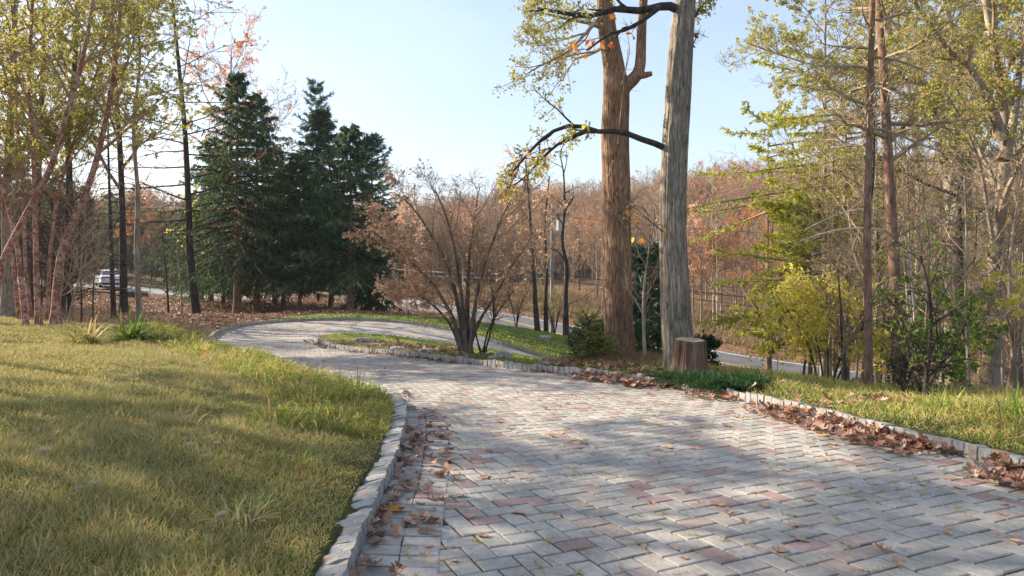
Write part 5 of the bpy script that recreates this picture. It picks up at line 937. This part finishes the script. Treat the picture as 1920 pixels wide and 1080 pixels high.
for py, zr, zl, r_, lb in ((512, -2.2, 1.0, .028, "upper thick black cable sagging along the road"), (522, -2.9, .6, .022, "lower thick black cable sagging along the road"), (404, 1.3, 4.6, .010, "thin overhead wire leaving the pole's crossarm")):
    a = W(1037, py, 41.8); b = np.array([34, 26, zr]); l = np.array([-30, 104, zl]); t = np.linspace(0, 1, 24)[:, None]; sag = lambda p, q, s: p * (1 - t) + q * t - [0, 0, 1] * (4 * s * t * (1 - t))
    mb = MB(); P = np.vstack([sag(l, a, .9)[:-1], sag(a, b, .45)]); tubes(mb, P, np.full(len(P), r_), 6); tag(mb.build("overhead_cable", BLK, origin=a), lb, "cable")
p2 = np.array([34, 26, gz(34, 26)]); r2 = empty("utility_pole", p2, "wooden utility pole by the road beyond the right border", "pole"); mb = MB(); tubes(mb, np.array([p2 - [0, 0, .2], p2 + [0, 0, 9.5]]), np.array([.17, .12]), 12, True); mb.build("shaft", W_P, r2, p2)

# ------------------------------------------------------------------ vehicles
def wheel(par, o, x, y, r, wd, M):
    e = MB(); n = 20; a = np.arange(n) / n * 2 * math.pi; R = [(.62 * r, -wd / 2), (.93 * r, -wd / 2), (r, -wd * .3), (r, wd * .3), (.93 * r, wd / 2), (.62 * r, wd / 2)]
    V = np.array([[x + q * math.cos(t), y + s, r + q * math.sin(t)] for q, s in R for t in a]); j = np.arange(n); e.add(V, np.concatenate([np.stack([k * n + j, k * n + (j + 1) % n, (k + 1) * n + (j + 1) % n, (k + 1) * n + j], 1) for k in range(5)]))
    t = e.build("wheel", TYRE, par); h = MB()
    for s in (-wd / 2 + .01, wd / 2 - .01): V = np.vstack([[[x + .62 * r * math.cos(q), y + s, r + .62 * r * math.sin(q)] for q in a], [[x, y + s * 1.1, r]]]); h.add(V, T=[(k, (k + 1) % n, n) for k in range(n)])
    h.build("rim", RIM, t)
TYRE = plain_mat("tyre_rubber", (.02, .02, .02), .8); RIM = plain_mat("rim_metal", (.4, .4, .42), .35, .7); GLASS = plain_mat("car_glass", (.05, .07, .10), .08); RED = plain_mat("red_lens", (.45, .01, .015), .25); AMB = plain_mat("amber_lens", (.8, .3, .02), .3)
def loft(st, m, name, par):
    """stations along x: (x, [(y,z)...] half section from bottom to top)"""
    k = len(st[0][1]); mb = MB(); V = []
    for x, hs in st: V += [(x, y, z) for y, z in hs] + [(x, -y, z) for y, z in hs[::-1]]
    w2 = 2 * k; Q = [(s * w2 + i, s * w2 + (i + 1) % w2, (s + 1) * w2 + (i + 1) % w2, (s + 1) * w2 + i) for s in range(len(st) - 1) for i in range(w2)]
    caps = [[b + i, b + i + 1, b + w2 - 2 - i, b + w2 - 1 - i] for b in (0, (len(st) - 1) * w2) for i in range(k - 1)]; mb.add(V, Q + caps); return mb.build(name, m, par)
bc = at(205, 57.5); car = empty("parked_car", (bc[0], bc[1], float(Bz(bc[0], bc[1])[0]) + .02), "white sedan parked on the gravel lane with red tail lights toward the viewer", "car", rz=math.atan2(.80, -.60))
WHITE = plain_mat("white_car_paint", (.78, .79, .80), .25)
S = lambda zb, zs, hw: [(hw * .86, zb), (hw, zb + .18), (hw, zs - .22), (hw * .96, zs - .05), (hw * .86, zs)]
loft([(-2.35, S(.35, .86, .70)), (-2.28, S(.28, .98, .84)), (-1.9, S(.22, 1.02, .90)), (-.9, S(.2, .98, .91)), (.6, S(.2, .95, .91)), (1.2, S(.2, .92, .90)), (1.9, S(.22, .80, .86)), (2.28, S(.28, .68, .76)), (2.36, S(.34, .6, .64))], WHITE, "body", car)
loft([(-1.75, [(.76, .98), (.75, 1.0)]), (-1.0, [(.78, .98), (.62, 1.36)]), (.15, [(.79, .96), (.62, 1.40)]), (1.15, [(.76, .92), (.74, .95)])], GLASS, "windows", car)
loft([(-1.12, [(.60, 1.345), (.54, 1.37)]), (-.5, [(.63, 1.385), (.55, 1.43)]), (.2, [(.62, 1.385), (.54, 1.425)]), (.3, [(.58, 1.36), (.52, 1.38)])], WHITE, "roof", car)
for s in (-1, 1):
    mb = MB(); box(mb, (-2.285, s * .62, .80), (.12, .36, .14)); mb.build("tail_light", RED, car); mb = MB(); box(mb, (2.18, s * .6, .62), (.2, .26, .12)); mb.build("headlight", RIM, car)
    mb = MB(); tubes(mb, np.array([[-1.0, s * .63, 1.37], [-1.85, s * .78, 1.0]]), np.array([.035, .045]), 6); mb.build("pillar", WHITE, car); mb = MB(); box(mb, (.75, s * .98, 1.0), (.14, .2, .12)); mb.build("mirror", WHITE, car)
    for x in (-1.4, 1.42): wheel(car, 0, x, s * .80, .33, .22, None)
mb = MB(); box(mb, (-2.37, 0, .72), (.02, .5, .13)); mb.build("number_plate", plain_mat("plate", (.6, .6, .55), .5), car); mb = MB(); box(mb, (-2.3, 0, .33), (.16, 1.5, .16)); mb.build("bumper", plain_mat("black_trim", (.03, .03, .03), .6), car)
bb = at(607, 95); bus = empty("school_bus", (bb[0], bb[1], float(Bz(bb[0], bb[1])[0]) + .05), "yellow school bus with black side stripes behind the spruce trunks", "bus", rz=math.atan2(.79, -.61))
YB = plain_mat("school_bus_paint", (.75, .36, .02), .35); BLKP = plain_mat("black_trim2", (.02, .02, .02), .5); SB = lambda hw, zt: [(hw * .96, .5), (hw, .6), (hw, zt - .5), (hw * .93, zt - .2), (hw * .6, zt)]
loft([(-4.6, SB(1.12, 2.95)), (-4.5, SB(1.2, 3.05)), (2.8, SB(1.2, 3.05)), (3.1, SB(1.15, 2.95)), (3.25, [(1.1, .5), (1.14, .6), (1.14, 1.4), (1.05, 1.6), (.7, 1.7)]), (4.4, [(1.0, .5), (1.04, .6), (1.04, 1.2), (.95, 1.35), (.6, 1.42)])], YB, "body", bus)
loft([(-4.3, [(.9, 3.0), (.62, 3.09)]), (2.6, [(.9, 3.0), (.62, 3.09)])], WHITE, "roof", bus)
for s in (-1, 1):
    for i in range(8): mb = MB(); box(mb, (-3.9 + i * .86, s * 1.2, 2.2), (.66, .03, .62)); mb.build("window", GLASS, bus)
    for z in (1.78, 1.45, .95): mb = MB(); box(mb, (-.8, s * 1.205, z), (7.2, .03, .06)); mb.build("stripe", BLKP, bus)
    for x in (-2.9, 3.1): wheel(bus, 0, x, s * 1.02, .5, .28, None)
    mb = MB(); box(mb, (-4.62, s * .95, 1.3), (.06, .22, .22)); mb.build("tail_light", RED, bus); mb = MB(); box(mb, (-4.6, s * .75, 2.72), (.06, .26, .2)); mb.build("warning_light", RED, bus); mb = MB(); box(mb, (-4.6, s * .45, 2.72), (.06, .2, .18)); mb.build("warning_light", AMB, bus)
    mb = MB(); box(mb, (-4.61, s * .55, 2.1), (.04, .6, .6)); mb.build("rear_window", GLASS, bus)
mb = MB(); box(mb, (-4.62, 0, 1.55), (.04, .85, 1.9)); mb.build("rear_door", YB, bus); mb = MB(); box(mb, (-4.66, 0, .62), (.14, 2.3, .26)); mb.build("bumper", BLKP, bus)

# ------------------------------------------------------------------ small things
ra, rb = at(594, 49), at(624, 48); rail = empty("timber_rail", ra, "low weathered timber rail beside the twin trunks", "rail"); mb = MB(); tubes(mb, np.array([ra + [0, 0, .62], (ra + rb) / 2 + [0, 0, .6], rb + [0, 0, .6]]), np.array([.10, .11, .10]), 8, True); mb.build("beam", W_P, rail, ra, True)
for p_ in (ra * .92 + rb * .08, rb * .97 + ra * .03): mb = MB(); tubes(mb, np.array([p_ - [0, 0, .2], p_ + [0, 0, .68]]), np.array([.12, .11]), 8, True); mb.build("post", B_DARK, rail, ra)
ROCK = bark_mat("field_stone", [(.14, .135, .13), (.30, .29, .28), (.46, .45, .43)], 5, 1, .6, .03)
def rock(px, py, s, seed, lb, group=None, sink=.3, m=ROCK):
    r = RNG(seed); b = hit(px, py, 4); G = 14; u = np.linspace(0, math.pi, G); v = np.linspace(0, 2 * math.pi, 18, endpoint=False); U, V_ = np.meshgrid(u, v, indexing='ij'); D = np.stack([np.sin(U) * np.cos(V_), np.sin(U) * np.sin(V_), np.cos(U)], -1)
    k = 1 + .5 * (vnoise(D[..., 0] * 1.6 + D[..., 2] + 5, D[..., 1] * 1.6 + 9 - D[..., 2], seed, 4) - .5); D = np.sign(D) * np.abs(D) ** .8; P = D * k[..., None] * np.array(s) + b + [0, 0, s[2] * (1 - sink) * .6]
    i = np.arange(G - 1)[:, None] * 18; j = np.arange(18); mb = MB(); mb.add(P, np.stack([i + j, i + 18 + j, i + 18 + (j + 1) % 18, i + (j + 1) % 18], -1).reshape(-1, 4)); tag(mb.build("boulder" if max(s) > .3 else "stone", m, origin=b, smooth=True), lb, "rock", group)
DROCK = bark_mat("dark_stone", [(.05, .045, .045), (.12, .11, .11), (.22, .21, .2)], 5, 1, .6, .03)
rock(240, 557, (.46, .36, .30), 1, "dark boulder at the lane's edge, left of a pair", m=DROCK); rock(266, 556, (.40, .32, .24), 2, "dark boulder at the lane's edge, right of a pair", m=DROCK)
for i, (px, py, s, lb) in enumerate(((684, 642, (.26, .16, .10), "largest grey stone in the island grass near its tip"), (704, 649, (.2, .14, .06), "flat grey stone just right of the largest stone on the island"), (745, 655, (.2, .13, .05), "low flat stone midway between the island tip and the dogwood"), (800, 660, (.2, .12, .06), "flat stone in the grass left of the dogwood's foot"), (945, 671, (.2, .13, .09), "rounded stone in the grass right of the small sapling"), (925, 672, (.13, .10, .05), "small stone between the sapling and the rounded stone"), (1022, 636, (.3, .2, .14), "grey stone at the foot of the utility pole"), (672, 640, (.12, .09, .07), "small stone at the left end of the island stones"))): rock(px, py, s, 10 + i, lb)
b = hit(208, 607, 10); mb = MB(); G = 6; u, v = np.meshgrid(np.linspace(-.5, .5, G), np.linspace(-.5, .5, G)); z = .1 + .35 * (vnoise(u * 5, v * 5, 3, 3) - .4); i = np.arange(G - 1)[:, None] * G; j = np.arange(G - 1)
mb.add(np.stack([u * .34, v * .12, z * .3], -1).reshape(-1, 3) + b, np.stack([i + j, i + j + 1, i + G + j + 1, i + G + j], -1).reshape(-1, 4)); tag(mb.build("paper_scrap", plain_mat("white_paper", (.75, .75, .76), .7), origin=b), "crumpled white paper scrap lying where the lawn meets the wood", "litter")
def tuft(px, py, n, L, wd, m, lb, spread=.12, name="grass_clump"):
    r = RNG(int(px)); b = hit(px, py, 2.5); q = r.normal(0, spread, (n, 2)); mb = MB(); D = np.stack([q[:, 0] * 3 + r.normal(0, .3, n), q[:, 1] * 3 + r.normal(0, .3, n), np.ones(n)], 1); D = nrm(D); h = L * r.uniform(.5, 1.2, n)
    S_ = 6; P = np.empty((n, S_, 3)); P[:, 0] = b + np.stack([q[:, 0], q[:, 1], 0 * q[:, 0]], 1)
    for s in range(1, S_): D = nrm(D + [0, 0, -.28]); P[:, s] = P[:, s - 1] + D * (h / (S_ - 1))[:, None]
    U = nrm(np.cross(D, [0, 0, 1.])); ww = wd * np.array([.7, 1, 1, .8, .5, .08]); V = np.stack([P - U[:, None] * ww[None, :, None] / 2, P + U[:, None] * ww[None, :, None] / 2], 2)
    k = (np.arange(n) * S_ * 2)[:, None, None] + (np.arange(S_ - 1) * 2)[None, :, None] + np.array([0, 1, 3, 2])[None, None]; mb.add(V, k.reshape(-1, 4)); o = mb.build(name, m, origin=b); tag(o, lb, "grass clump"); return o
tuft(245, 640, 200, .75, .035, GREENL, "dark green strappy leaved clump near the lawn's crest", .13, "daylily_clump"); tuft(160, 644, 150, .6, .028, GRASSM, "paler strappy leaved clump left of the dark one", .12, "daylily_clump")
tuft(655, 742, 220, .42, .014, GREENM, "lush grass clump overhanging the bend of the lawn kerb", .17); tuft(560, 722, 160, .36, .012, GREENM, "long green grass clump at the lawn edge left of the lush one", .15); tuft(480, 960, 70, .15, .006, GREENM, "dark green grass clump in the middle of the near lawn", .08)
tuft(575, 870, 80, .14, .006, GREENM, "green grass clump near the lawn kerb", .09); tuft(1905, 790, 170, .4, .013, GREENM, "lush grass clump on the verge at the right border", .14); tuft(1770, 770, 120, .3, .010, GREENM, "green grass clump on the verge below the crooked sapling", .12)
tuft(450, 985, 60, .2, .008, DRYM, "dry straw tuft in the near lawn left of the dark clump", .06); tuft(340, 800, 80, .26, .008, DRYM, "straw coloured tuft in mid lawn", .08)
p0 = None
for i, (px, py) in enumerate(((100, 737), (413, 764), (283, 846), (344, 846), (357, 869), (388, 890), (407, 858), (416, 1004), (146, 948), (176, 950), (82, 884), (497, 734))):
    b = hit(px, py, 2.5)
    if p0 is None:
        p0 = empty("wild_carrot", b, "dried whitish wild carrot head in the lawn", "wildflower", "dried wild carrot heads in the lawn"); r = RNG(9); mb = MB(); tubes(mb, np.array([[0, 0, 0], [.01, 0, .1], [.0, .01, .17]]), np.array([.002, .002, .0015]), 5)
        e = np.array([[math.cos(a) * q, math.sin(a) * q, .19 + .01 * q] for a in np.arange(0, 6.28, .5) for q in (.02, .035)]); tubes(mb, np.stack([np.repeat([[0, .01, .17]], len(e), 0), e], 1), np.full((len(e), 2), .0007), 3); mb.build("stem", DRYM, p0)
        mb = MB(); pp = np.repeat(e, 9, 0) + r.normal(0, .006, (len(e) * 9, 3)); leaves(mb, r, pp, .007, .9, 0); p0.scale = (.6, .6, .6); mb.build("flower_head", leaf_mat("carrot_flower", [(.42, .39, .30), (.52, .49, .41)], .2, .8), p0)
    else: dup(p0, b, i * 1.1, RNG(i).uniform(.45, .75))

# ------------------------------------------------------------------ thin autumn air
mb = MB(); box(mb, (0, 480, 26), (1500, 1140, 96)); hz = mb.build("haze", None); hz.data.materials.clear(); hm, ht, ho = newmat("haze_air"); pv_ = ht.nodes.new("ShaderNodeVolumePrincipled"); pv_.inputs['Color'].default_value = (.86, .9, .95, 1); pv_.inputs['Density'].default_value = .0003; pv_.inputs['Anisotropy'].default_value = .2
ht.links.new(pv_.outputs[0], ho.inputs['Volume']); hz.data.materials.append(hm); tag(hz, "thin pale haze over the hills", "haze", None, 'stuff')
